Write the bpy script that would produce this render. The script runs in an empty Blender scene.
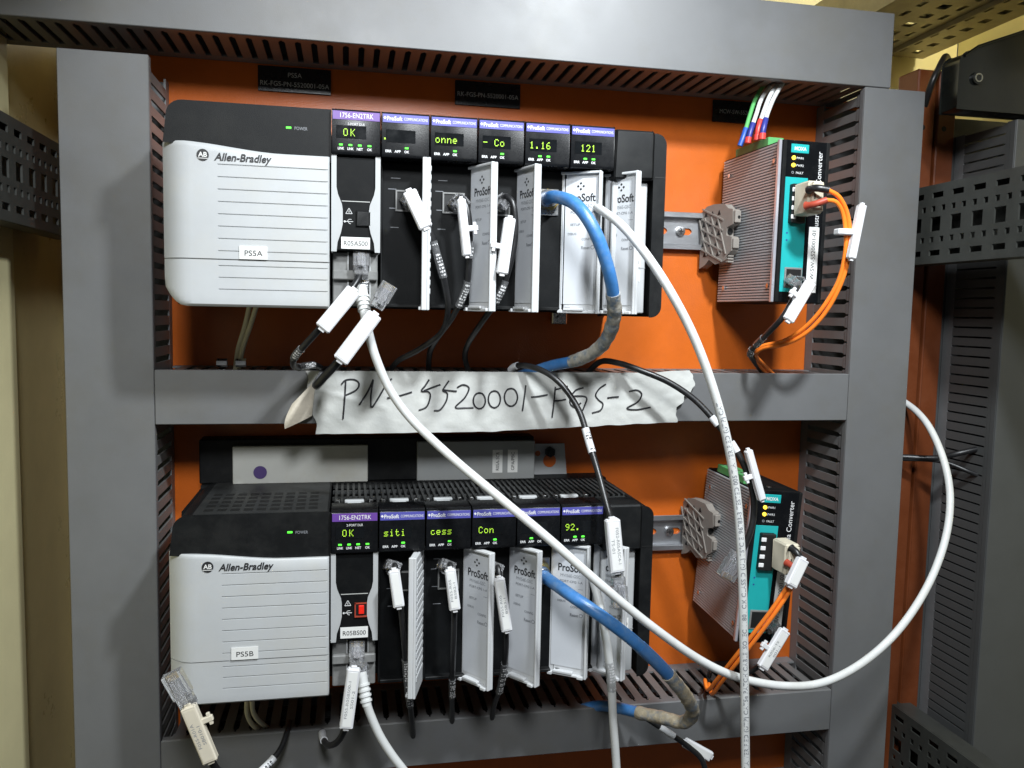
import bpy, bmesh, math, random
from mathutils import Vector, Matrix, noise
random.seed(7)
S = bpy.context.scene
COL = S.collection
MM = 0.001
R = math.radians

# ---------------------------------------------------------------- camera
cam = bpy.data.cameras.new('camera'); camo = bpy.data.objects.new('camera', cam); COL.objects.link(camo)
cam.sensor_width = 36; cam.lens = 820.57 * 36 / 1024; cam.clip_start = .01; cam.clip_end = 60
_y, _p, _r = R(11.351), R(4.910), R(1.1565)
_f = Vector((math.sin(_y)*math.cos(_p), math.cos(_y)*math.cos(_p), -math.sin(_p)))
_x = Vector((math.cos(_y), -math.sin(_y), 0)); _u = _x.cross(_f)
_x2 = _x*math.cos(_r) + _u*math.sin(_r); _u2 = -_x*math.sin(_r) + _u*math.cos(_r)
camo.matrix_world = Matrix(((_x2.x, _u2.x, -_f.x, 0), (_x2.y, _u2.y, -_f.y, -.7523), (_x2.z, _u2.z, -_f.z, 0), (0, 0, 0, 1)))
S.camera = camo
# ---------------------------------------------------------------- light: dim room, one white work lamp, a room lamp, added warm fill at right
W = bpy.data.worlds.new('World'); S.world = W; W.use_nodes = True
bg = W.node_tree.nodes['Background']; bg.inputs[0].default_value = (.86, .92, 1, 1); bg.inputs[1].default_value = .045
def lamp(name, kind, loc, aim, energy, color, size):
    l = bpy.data.lights.new(name, kind); l.energy = energy; l.color = color
    if kind == 'SPOT':
        l.shadow_soft_size = size; l.spot_size = R(90); l.spot_blend = 1.0
    else:
        l.shape = 'DISK'; l.size = size
    o = bpy.data.objects.new(name, l); COL.objects.link(o); o.location = loc
    o.rotation_euler = (Vector(aim)-Vector(loc)).to_track_quat('-Z', 'Y').to_euler()
    return o
lamp('work_lamp', 'SPOT', (.29, -.57, .48), (.19, -.1, -.11), 32, (.90, .96, 1), .030)
lamp('room_lamp', 'AREA', (.0, -.98, .50), (-.06, -.1, -.12), 8.2, (.93, .97, 1), .20)
lamp('wall_fill', 'AREA', (.676, -.20, .40), (.66, .10, .26), .8, (1, .90, .58), .05)  # unseen warm fill added to brighten the right-hand walls
vs = S.view_settings; vs.view_transform = 'Standard'; vs.look = 'None'; vs.exposure = 0; vs.gamma = 1; vs.use_curve_mapping = False

# ---------------------------------------------------------------- materials
def mat(name, col, rough=.5, metal=0, var=.10, vs_=90, bump=.0, bs=900, trans=0, emit=0, spec=.5, dirt=None, dirt_amt=.5, dscale=35, coat=0, alpha=1, stretch=None):
    m = bpy.data.materials.new(name); m.use_nodes = True
    nt = m.node_tree; b = nt.nodes['Principled BSDF']; L = nt.links.new
    b.inputs['Roughness'].default_value = rough; b.inputs['Metallic'].default_value = metal
    b.inputs['Specular IOR Level'].default_value = spec; b.inputs['Coat Weight'].default_value = coat
    b.inputs['Base Color'].default_value = (*col, 1)
    if trans: b.inputs['Transmission Weight'].default_value = trans; b.inputs['IOR'].default_value = 1.3
    if alpha < 1: b.inputs['Alpha'].default_value = alpha
    if emit: b.inputs['Emission Color'].default_value = (*col, 1); b.inputs['Emission Strength'].default_value = emit
    tc = nt.nodes.new('ShaderNodeTexCoord'); out = tc.outputs['Object']
    if stretch:
        mp = nt.nodes.new('ShaderNodeMapping'); mp.inputs['Scale'].default_value = stretch; L(out, mp.inputs['Vector']); out = mp.outputs['Vector']
    if var:
        n = nt.nodes.new('ShaderNodeTexNoise'); n.inputs['Scale'].default_value = vs_; n.inputs['Detail'].default_value = 6; n.inputs['Roughness'].default_value = .65
        L(out, n.inputs['Vector'])
        mr = nt.nodes.new('ShaderNodeMapRange'); mr.inputs['To Min'].default_value = 1-var; mr.inputs['To Max'].default_value = 1+var
        mr.inputs['From Min'].default_value = .25; mr.inputs['From Max'].default_value = .75
        L(n.outputs['Fac'], mr.inputs['Value'])
        mx = nt.nodes.new('ShaderNodeVectorMath'); mx.operation = 'SCALE'; mx.inputs[0].default_value = col
        L(mr.outputs['Result'], mx.inputs['Scale']); src = mx.outputs['Vector']
        if dirt:
            n2 = nt.nodes.new('ShaderNodeTexNoise'); n2.inputs['Scale'].default_value = dscale; n2.inputs['Detail'].default_value = 8; n2.inputs['Roughness'].default_value = .7
            L(out, n2.inputs['Vector'])
            r2 = nt.nodes.new('ShaderNodeMapRange'); r2.inputs['From Min'].default_value = .48; r2.inputs['From Max'].default_value = .66; r2.inputs['To Max'].default_value = dirt_amt
            L(n2.outputs['Fac'], r2.inputs['Value'])
            mm = nt.nodes.new('ShaderNodeMix'); mm.data_type = 'RGBA'
            L(r2.outputs['Result'], mm.inputs['Factor']); L(src, mm.inputs[6]); mm.inputs[7].default_value = (*dirt, 1); src = mm.outputs[2]
        L(src, b.inputs['Base Color'])
        r3 = nt.nodes.new('ShaderNodeMapRange'); r3.inputs['To Min'].default_value = max(.03, rough-.10); r3.inputs['To Max'].default_value = min(1, rough+.10)
        L(n.outputs['Fac'], r3.inputs['Value']); L(r3.outputs['Result'], b.inputs['Roughness'])
    if bump:
        n3 = nt.nodes.new('ShaderNodeTexNoise'); n3.inputs['Scale'].default_value = bs; n3.inputs['Detail'].default_value = 3; L(out, n3.inputs['Vector'])
        bp_ = nt.nodes.new('ShaderNodeBump'); bp_.inputs['Strength'].default_value = bump; bp_.inputs['Distance'].default_value = .0006
        L(n3.outputs['Fac'], bp_.inputs['Height']); L(bp_.outputs['Normal'], b.inputs['Normal'])
    return m
M = dict(
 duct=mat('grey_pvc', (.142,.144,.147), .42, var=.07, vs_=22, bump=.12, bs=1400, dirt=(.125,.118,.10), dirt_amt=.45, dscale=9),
 duct_shade=mat('shaded_grey_pvc', (.075,.078,.078), .42, var=.1, vs_=22, bump=.12, bs=1400),  # duct grey darkened, shade of the right side put into the colour
 duct_in=mat('grey_pvc_inside', (.16,.162,.165), .5, var=.08, bump=.1),
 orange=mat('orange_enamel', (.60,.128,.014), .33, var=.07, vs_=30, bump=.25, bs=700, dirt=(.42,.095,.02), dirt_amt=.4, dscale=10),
 orange_shade=mat('orange_frame', (.155,.040,.012), .38, var=.15, vs_=40, bump=.3, bs=500, dirt=(.16,.05,.02), dirt_amt=.5, dscale=20),  # post orange darkened to stand in for shade behind the right duct
 cream=mat('cream_sheet', (.82,.75,.44), .38, var=.08, vs_=12, bump=.15, bs=500),
 brown=mat('brownish_zinc_sheet', (.52,.43,.22), .3, .0, var=.15, vs_=14, bump=.1, bs=300),
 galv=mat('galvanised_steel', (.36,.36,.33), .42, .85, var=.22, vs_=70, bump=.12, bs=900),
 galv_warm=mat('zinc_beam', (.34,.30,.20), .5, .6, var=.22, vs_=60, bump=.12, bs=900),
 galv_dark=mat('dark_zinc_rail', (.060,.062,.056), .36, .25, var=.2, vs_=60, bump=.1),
 steel=mat('bright_steel', (.62,.62,.62), .28, 1, var=.12, vs_=120),
 rail=mat('zinc_din_rail', (.55,.56,.58), .34, .9, var=.12, vs_=60, stretch=(.3,1,1)),
 black=mat('black_plastic', (.0045,.005,.0055), .55, spec=.15, var=.25, vs_=90, bump=.15, bs=2200, dirt=(.018,.018,.017), dirt_amt=.3, dscale=40),
 black_top=mat('black_plastic_dusty', (.007,.0075,.008), .5, spec=.2, var=.25, vs_=60, bump=.25, bs=2000, dirt=(.02,.02,.019), dirt_amt=.45, dscale=30),
 dust=mat('dusty_black_plastic', (.024,.025,.025), .5, spec=.3, var=.3, vs_=50, bump=.2, dirt=(.045,.043,.038), dirt_amt=.5, dscale=30),
 grille=mat('dusty_grille_plastic', (.035,.036,.036), .45, spec=.35, var=.3, vs_=60),
 gloss=mat('black_gloss_bezel', (.005,.0055,.0065), .26, spec=.25, var=.2, vs_=60, bump=.05, bs=1500, dirt=(.015,.015,.015), dirt_amt=.3, dscale=60),
 window=mat('display_window', (.006,.007,.008), .10, var=.2),
 white=mat('pale_grey_plastic', (.485,.50,.51), .40, var=.04, vs_=40, bump=.12, bs=2400, dirt=(.50,.48,.42), dirt_amt=.3, dscale=18),
 groove=mat('groove_shadow_grey', (.30,.31,.32), .6, var=.05),
 door=mat('door_grey_plastic', (.60,.61,.62), .38, var=.04, vs_=40, bump=.1, bs=2000, dirt=(.5,.48,.44), dirt_amt=.25, dscale=40),
 card=mat('door_label_card', (.62,.64,.67), .45, var=.03, vs_=60),
 silver=mat('silver_grey_plastic', (.44,.45,.455), .4, var=.05, vs_=50, bump=.08),
 smoke=mat('dusty_grey_plastic', (.19,.19,.185), .35, var=.15, vs_=60, dirt=(.3,.3,.29), dirt_amt=.5, dscale=70),
 purple=mat('purple_print', (.135,.055,.30), .4, var=.06),
 blue_strip=mat('violet_blue_print', (.085,.085,.36), .4, var=.06),
 print_w=mat('white_print', (.75,.75,.75), .5, var=0),
 print_g=mat('grey_print', (.24,.25,.27), .5, var=0),
 print_dim=mat('engraved_print', (.50,.50,.48), .5, var=0),
 print_k=mat('black_print', (.02,.02,.022), .5, var=0),
 led=mat('green_led', (.10,1,.05), .4, var=0, emit=.9),
 dots=mat('yellow_green_display', (.55,.95,.06), .4, var=0, emit=.7),
 led_y=mat('amber_led', (1,.62,.05), .4, var=0, emit=1.8),
 red_glow=mat('red_usb_port', (.8,.02,.01), .35, var=.1, emit=.06),  # weak glow put into the red USB tongue, which is no lamp
 sticker=mat('white_sticker', (.78,.78,.76), .45, var=.03),
 tag=mat('white_cable_tag', (.74,.74,.76), .35, var=.05, vs_=60, bump=.05, dirt=(.62,.60,.56), dirt_amt=.3, dscale=60),
 tag_y=mat('yellowed_cable_tag', (.68,.62,.50), .35, var=.05, vs_=60),
 clear=mat('clear_plastic', (.90,.90,.92), .12, var=0, trans=.86),
 sleeve=mat('clear_sleeve', (.80,.81,.83), .12, var=.2, vs_=260, trans=.88),
 sleeve_w=mat('white_marker_sleeve', (.70,.71,.73), .3, var=.12, vs_=200),
 gold=mat('gold_pin', (.75,.55,.2), .3, 1, var=0),
 cable_w=mat('white_cable_jacket', (.68,.69,.68), .42, var=.05, vs_=70, bump=.08, dirt=(.5,.49,.44), dirt_amt=.35, dscale=40),
 cable_k=mat('black_cable_jacket', (.013,.013,.014), .36, var=.2, bump=.1, dirt=(.05,.05,.05), dirt_amt=.3, dscale=80),
 cable_b=mat('blue_cable_jacket', (.05,.19,.47), .36, var=.2, vs_=90, bump=.12, dirt=(.20,.30,.42), dirt_amt=.5, dscale=60),
 cable_b2=mat('deep_blue_cable_jacket', (.05,.17,.42), .36, var=.12, vs_=90, bump=.12, dirt=(.16,.25,.36), dirt_amt=.4, dscale=55),
 dirty=mat('dirty_tape_wrap', (.42,.40,.35), .45, var=.35, vs_=160, bump=.9, bs=420, dirt=(.10,.17,.26), dirt_amt=.95, dscale=110),
 dirty2=mat('brown_glued_wrap', (.40,.34,.24), .35, var=.4, vs_=160, bump=.9, bs=420, dirt=(.10,.17,.27), dirt_amt=.75, dscale=90),
 fibre=mat('orange_fibre_jacket', (.95,.23,.025), .35, var=.05, bump=.05),
 cream_w=mat('cream_wire', (.62,.57,.42), .45, var=.08, bump=.05),
 beige=mat('beige_connector', (.60,.55,.43), .42, var=.06),
 red=mat('red_boot', (.36,.055,.03), .45, var=.1),
 redf=mat('red_ferrule', (.72,.06,.05), .4, var=.05),
 navy=mat('navy_ferrule', (.03,.04,.25), .4, var=.05),
 bluef=mat('blue_ferrule', (.03,.10,.45), .4, var=.05),
 green_w=mat('green_wire', (.12,.45,.14), .4, var=.05),
 green=mat('green_terminal', (.10,.36,.12), .45, var=.06),
 teal=mat('teal_print', (.012,.36,.36), .42, var=.05, vs_=60),
 alu=mat('anodised_fins', (.50,.52,.54), .38, .25, var=.06, vs_=60),
 alu_edge=mat('bare_aluminium_edge', (.66,.66,.72), .3, .6, var=.06),
 poly=mat('taupe_polyamide', (.25,.225,.20), .5, var=.08, vs_=120, bump=.1),
 dot=mat('purple_dot', (.07,.04,.16), .5, var=.03),
 panel=mat('dusty_grey_panel', (.30,.31,.31), .5, var=.08, vs_=30, dirt=(.24,.23,.2), dirt_amt=.4, dscale=30),
 panel_w=mat('pale_panel', (.50,.50,.47), .5, var=.06, vs_=30, dirt=(.42,.39,.30), dirt_amt=.4, dscale=25),
 tape=mat('paper_tape', (.53,.535,.51), .5, var=.08, vs_=80, bump=.25, bs=500, dirt=(.60,.61,.60), dirt_amt=.4, dscale=45),
 tape_y=mat('tape_sticky_side', (.62,.56,.46), .5, var=.12, vs_=120, bump=.5, bs=500),
 ink=mat('black_marker_ink', (.018,.018,.022), .5, var=0),
 nameplate=mat('engraved_black_plate', (.008,.008,.009), .28, var=.2, vs_=60),
 dark=mat('dark_box_plastic', (.008,.009,.008), .2, spec=.35, var=.3, vs_=40, dirt=(.02,.02,.018), dirt_amt=.35, dscale=25),
 hole=mat('socket_black', (.004,.004,.004), .6, var=0),
)

# ---------------------------------------------------------------- mesh builder (all numbers in millimetres, world axes)
def V3(p): return Vector(p)
class MB:
    def __init__(s): s.v = []; s.f = []; s.sm = False
    def add(s, vs, fs):
        n = len(s.v); s.v += [tuple(v) for v in vs]; s.f += [tuple(i+n for i in f) for f in fs]; return s
    def box(s, x0, x1, y0, y1, z0, z1, b=0):
        return s.obox(((x0+x1)/2, (y0+y1)/2, (z0+z1)/2), ((1,0,0),(0,1,0),(0,0,1)), (abs(x1-x0)/2, abs(y1-y0)/2, abs(z1-z0)/2), b)
    def obox(s, c, ax, h, b=0):
        c = V3(c); ax = [V3(a) for a in ax]
        b = min(b, min(h)*.9)
        if b <= 0:
            vs = [c + ax[0]*(h[0]*i) + ax[1]*(h[1]*j) + ax[2]*(h[2]*k) for i in (-1,1) for j in (-1,1) for k in (-1,1)]
            return s.add(vs, [(0,1,3,2),(4,6,7,5),(0,4,5,1),(2,3,7,6),(0,2,6,4),(1,5,7,3)])
        vs = []; idx = {}
        for i in (-1,1):
            for j in (-1,1):
                for k in (-1,1):
                    for a in range(3):
                        d = [h[0]-b, h[1]-b, h[2]-b]; d[a] = h[a]
                        idx[(i,j,k,a)] = len(vs); vs.append(c + ax[0]*(d[0]*i) + ax[1]*(d[1]*j) + ax[2]*(d[2]*k))
        fs = []
        for a in range(3):
            o = [q for q in range(3) if q != a]
            for sg in (-1,1):
                q = []
                for (p_, r_) in ((-1,-1),(1,-1),(1,1),(-1,1)):
                    t = [0,0,0]; t[a] = sg; t[o[0]] = p_; t[o[1]] = r_; q.append(idx[(*t, a)])
                fs.append(tuple(q))
            for p_ in (-1,1):
                for r_ in (-1,1):
                    t0 = [0,0,0]; t0[a] = -1; t0[o[0]] = p_; t0[o[1]] = r_; t1 = list(t0); t1[a] = 1
                    fs.append((idx[(*t0,o[0])], idx[(*t1,o[0])], idx[(*t1,o[1])], idx[(*t0,o[1])]))
        for i in (-1,1):
            for j in (-1,1):
                for k in (-1,1): fs.append((idx[(i,j,k,0)], idx[(i,j,k,1)], idx[(i,j,k,2)]))
        return s.add(vs, fs)
    def prism(s, poly, axis, a, b):
        def mk(u, w, t): return {'x': (t,u,w), 'y': (u,t,w), 'z': (u,w,t)}[axis]
        n = len(poly); vs = [mk(u,w,a) for u,w in poly] + [mk(u,w,b) for u,w in poly]
        fs = [tuple(range(n)), tuple(range(2*n-1, n-1, -1))] + [(i, (i+1)%n, n+(i+1)%n, n+i) for i in range(n)]
        return s.add(vs, fs)
    def tube(s, pts, r, n=12, caps=True, up=None):
        s.sm = True
        pts = [V3(p) for p in pts]; m = len(pts)
        rs = r if isinstance(r, (list, tuple)) else [r]*m
        T = [(pts[min(i+1,m-1)]-pts[max(i-1,0)]).normalized() for i in range(m)]
        nrm = V3(up) if up else (V3((0,0,1)) if abs(T[0].z) < .9 else V3((1,0,0)))
        vs = []
        for i in range(m):
            nrm = (nrm - T[i]*nrm.dot(T[i])).normalized(); bi = T[i].cross(nrm)
            for k in range(n):
                a = 2*math.pi*k/n; vs.append(pts[i] + (nrm*math.cos(a) + bi*math.sin(a))*rs[i])
        fs = [(i*n+k, i*n+(k+1)%n, (i+1)*n+(k+1)%n, (i+1)*n+k) for i in range(m-1) for k in range(n)]
        if caps: fs += [tuple(range(n-1,-1,-1)), tuple(range((m-1)*n, m*n))]
        return s.add(vs, fs)
    def cyl(s, p0, p1, r, n=16): return s.tube([p0, p1], r, n)
    def ring(s, c, nrm, ro, ri, h, n=20):
        s.sm = True
        c = V3(c); a = V3(nrm).normalized(); u = a.orthogonal().normalized(); w = a.cross(u); vs = []
        for (rr, t) in ((ri,0),(ro,0),(ro,h),(ri,h)):
            vs += [c + a*t + (u*math.cos(2*math.pi*k/n) + w*math.sin(2*math.pi*k/n))*rr for k in range(n)]
        return s.add(vs, [(q*n+k, q*n+(k+1)%n, ((q+1)%4)*n+(k+1)%n, ((q+1)%4)*n+k) for q in range(4) for k in range(n)])
    def xform(s, fn): s.v = [tuple(fn(V3(v))) for v in s.v]; return s
def make(name, mb, m, origin=(0,0,0), bevel=0, seg=2, smooth=None):
    me = bpy.data.meshes.new(name)
    o = V3(origin)
    me.from_pydata([tuple((V3(v)-o)*MM) for v in mb.v], [], mb.f); me.update()
    bm = bmesh.new(); bm.from_mesh(me)
    if bevel:
        bmesh.ops.bevel(bm, geom=list(bm.edges), offset=bevel*MM, segments=seg, affect='EDGES', profile=.6, clamp_overlap=True)
    bmesh.ops.recalc_face_normals(bm, faces=bm.faces); bm.to_mesh(me); bm.free()
    if smooth if smooth is not None else (mb.sm or bevel):
        for p in me.polygons: p.use_smooth = True
        me.set_sharp_from_angle(angle=R(38))
    me.materials.append(M[m] if isinstance(m, str) else m)
    ob = bpy.data.objects.new(name, me); COL.objects.link(ob); ob.location = o*MM
    return ob
class Thing:
    def __init__(s, name, label, cat, loc, group=None, rot=None):
        s.loc = V3(loc); s.o = bpy.data.objects.new(name, None); COL.objects.link(s.o); s.o.empty_display_size = .01
        s.o.location = s.loc*MM; s.o['label'] = label; s.o['category'] = cat
        if group: s.o['group'] = group
        if rot: s.o.rotation_euler = rot
    def part(s, name, mb, m, parent=None, label=None, kind=None, bevel=0, seg=2, smooth=None):
        ob = make(name, mb, m, s.loc, bevel, seg, smooth); ob.location = (0,0,0); ob.parent = parent or s.o
        if label: ob['label'] = label
        if kind: ob['kind'] = kind
        return ob
    def copies(s, ob, locs, parent=None):
        for l in locs:
            c = ob.copy(); COL.objects.link(c); c.parent = parent or ob.parent; c.location = V3(l)*MM
def struct(name, mb, m, **k):
    o = make(name, mb, m, mb.v[0], **k); o['kind'] = 'structure'; return o

# ---------------------------------------------------------------- lettering: glyph outlines from Blender's own font
GL = {}
def _glyphs():
    chars = sorted(set("ABCDEFGHIJKLMNOPQRSTUVWXYZabcdefghijklmnopqrstuvwxyz0123456789-./()°*+"))
    for bold in (0, 1):
        def mesh_of(t):
            cu = bpy.data.curves.new('g', 'FONT'); cu.body = t; cu.size = 1; cu.resolution_u = 3; cu.offset = .022*bold; cu.fill_mode = 'FRONT'
            o = bpy.data.objects.new('g', cu); COL.objects.link(o); dg = bpy.context.evaluated_depsgraph_get(); dg.update()
            me = bpy.data.meshes.new_from_object(o.evaluated_get(dg))
            v = [(p.co.x, p.co.y) for p in me.vertices]; f = [tuple(p.vertices) for p in me.polygons]
            bpy.data.objects.remove(o); bpy.data.curves.remove(cu); bpy.data.meshes.remove(me); return v, f
        def wid(t): v = mesh_of(t)[0]; return max(a[0] for a in v) - min(a[0] for a in v)
        hh = wid('HH')
        for c in chars:
            v, f = mesh_of(c); GL[(c, bold)] = (v, f, wid('H'+c+'H') - hh)
        GL[(' ', bold)] = ([], [], .28)
_glyphs()
def text(mb, s, org, right, up, size, align='c', bold=0, shear=0, cond=1, width=None):
    org = V3(org); right = V3(right).normalized(); up = V3(up).normalized()
    tot = sum(GL[(c,bold)][2] for c in s)*size*cond
    if width: cond *= width/tot; tot = width
    x = {'c': -tot/2, 'l': 0, 'r': -tot}[align]
    for c in s:
        v, f, adv = GL[(c,bold)]
        mb.add([org + right*(x + (a*cond + b*shear)*size) + up*((b-.35)*size) for a, b in v], f); x += adv*size*cond
    return mb
EX, EZ = (1,0,0), (0,0,1)
def flat_text(s, x, y, z, size, **k): return text(MB(), s, (x,y,z), EX, EZ, size, **k)

def spline(pts, step=2.2):
    P_ = [V3(p) for p in pts]; out = []
    ext = [P_[0]*2-P_[1]] + P_ + [P_[-1]*2-P_[-2]]
    for i in range(1, len(ext)-2):
        p0, p1, p2, p3 = ext[i-1:i+3]; n = max(2, int((p2-p1).length/step))
        for k in range(n):
            t = k/n; out.append(.5*((2*p1)+(p2-p0)*t+(2*p0-5*p1+4*p2-p3)*t*t+(3*p1-p0-3*p2+p3)*t**3))
    out.append(P_[-1]); return out
def nearest(path, p):
    p = V3(p); return min(range(len(path)), key=lambda i: (path[i]-p).length)

# ================================================================ setting
# mounting plate with its bolts' worth of thickness, cabinet walls
struct('mounting_plate', MB().box(-224, 536, 0.2, 3, -470, 216), 'orange', bevel=1)
struct('cabinet_side_wall', MB().box(-275, -272, -420, 120, -520, 420), 'brown')
struct('cabinet_back_wall', MB().box(-271, 300, 121, 124, -520, 420), 'brown')
struct('cabinet_back_wall', MB().box(300.5, 700, 121, 124, -520, 420), 'cream')
struct('cabinet_frame', MB().box(-271.5, -266, -420, -14, -520, 420, 1), 'cream')
struct('added_dark_panel', MB().box(583.5, 664, -25, -21, -470, 200), 'duct_shade')  # added dark sheet, hides the lit back wall in the gap
struct('shading_panel', MB().box(-271, -150, -420, -250, 300, 303), 'cream')  # added panel out of view, keeps lamplight off the upper left wall
struct('cabinet_far_wall', MB().box(700.5, 703, -330, 120, -520, 420), 'cream')
struct('cabinet_roof', MB().box(-271, 700, -120, 120, 421, 424), 'cream')

# ================================================================ wiring ducts
def finger_mesh(name, L_):   # local: length along -Y (depth 80), width along u, thin along w
    hw, hh = 3.7, 5.35
    poly = [(-hw,-13),(-hw,-63),(-hh,-67),(-hh,-78.2),(hh,-78.2),(hh,-67),(hw,-63),(hw,-13)]
    return poly
def duct(label, orient, a0, a1, b0, b1, y0=0., depth=80., sides=(1,1), pitch=12.4, lip=7.5, skip=(), dm='duct'):
    """orient 'v': runs along Z from a0..a1, X from b0..b1 ; 'h': runs along X, Z from b0..b1"""
    def bx(mb, p0, p1, q0, q1, ya, yb, b=0):   # p along run, q across
        return mb.box(q0, q1, ya, yb, p0, p1, b) if orient == 'v' else mb.box(p0, p1, ya, yb, q0, q1, b)
    base = ((b0+b1)/2, y0, a0) if orient == 'v' else (a0, y0, b0)
    t = Thing('wiring_duct', label, 'wiring duct', base, 'slotted grey wiring ducts of the cabinet')
    yf = y0-depth; k = depth/80.
    mb = MB(); bx(mb, a0, a1, b0+1.2, b1-1.2, y0-2.2, y0-.2)
    bx(mb, a0, a1, b0+1.0, b0+2.8, y0-13*k, y0-2.2); bx(mb, a0, a1, b1-2.8, b1-1.0, y0-13*k, y0-2.2)
    t.part('base_channel', mb, 'duct_in')
    mb = MB(); bx(mb, a0, a1, b0-.4, b1+.4, yf, yf+1.6, .5)
    bx(mb, a0+.3, a1-.3, b0-.4, b0+.9, yf+1.6, yf+lip, .3); bx(mb, a0+.3, a1-.3, b1-.9, b1+.4, yf+1.6, yf+lip, .3)
    t.part('cover', mb, dm, smooth=False)
    if orient == 'h':
        mb = MB(); zc = (b0+b1)/2
        for k_, yy_ in enumerate((-17, -33, -49, -64)):
            mb.tube(spline([(a0+6+i*(a1-a0-12)/12, y0+yy_*k+1.2*math.sin(i*1.7+k_), zc+3*math.sin(i*1.1+k_*2)) for i in range(13)], 12), 8.6*k, 8)
        t.part('cable_bundle', mb, 'cable_k', kind='stuff')
    n = int((a1-a0)/pitch)
    for si, on in enumerate(sides):
        q = b0+1.9 if si == 0 else b1-1.9
        if not on:
            mb = MB(); bx(mb, a0, a1, q-.8, q+.8, yf+1.7, y0-13.1*k); t.part('side_wall', mb, 'duct_in'); continue
        hw, hh = 3.75, 5.5
        poly = [(-hw,-13*k),(-hw,-62*k),(-hw-.2,-65*k),(-hh,-67*k),(-hh,-78*k),(hh,-78*k),(hh,-67*k),(hw+.2,-65*k),(hw,-62*k),(hw,-13*k)]
        mb = MB()
        ax = 'x' if orient == 'v' else 'z'
        if orient == 'v': mb.prism([(w, u) for u, w in poly], 'x', -.8, .8)
        else: mb.prism(poly, 'z', -.8, .8)
        c0 = a0 + (a1-a0-(n-1)*pitch)/2
        sg = -1 if si == 0 else 1    # head bead outside
        hb = (-hh+.3, hh-.3)
        if orient == 'v': mb.box(.75*sg, 1.5*sg, -75.5*k, -68*k, hb[0], hb[1])
        else: mb.box(hb[0], hb[1], -75.5*k, -68*k, .75*sg, 1.5*sg)
        mb.v = [(V3(v)+t.loc) for v in mb.v]
        def loc(i):
            p = c0 + i*pitch
            return (q-t.loc.x, 0, p-t.loc.z) if orient == 'v' else (p-t.loc.x, 0, q-t.loc.z)
        idx = [i for i in range(n) if (si, i) not in skip]
        ob = t.part('finger', mb, dm); ob.location = V3(loc(idx[0]))*MM
        t.copies(ob, [loc(i) for i in idx[1:]])
    return t
duct('wide grey slotted duct standing at the left of the orange plate', 'v', -470, 187, -209.5, -147.2)
duct('wide grey slotted duct standing right of the two media converters', 'v', -470, 206.5, 449.5, 509)
duct('wide grey slotted duct running across the top above both racks', 'h', -330, 474, 207.5, 271, sides=(1,0))
duct('narrow grey slotted duct carrying the handwritten tape between the racks', 'h', -146.3, 448.6, -91, -49.3)
duct('narrow grey slotted duct lying below the lower rack', 'h', -146.3, 448.6, -386.3, -348)
duct('shaded slotted duct at the right edge behind the punched rail', 'v', -470, 182, 586, 648, y0=-26, depth=78, sides=(1,0), pitch=9.3, dm='duct_shade')

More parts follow.
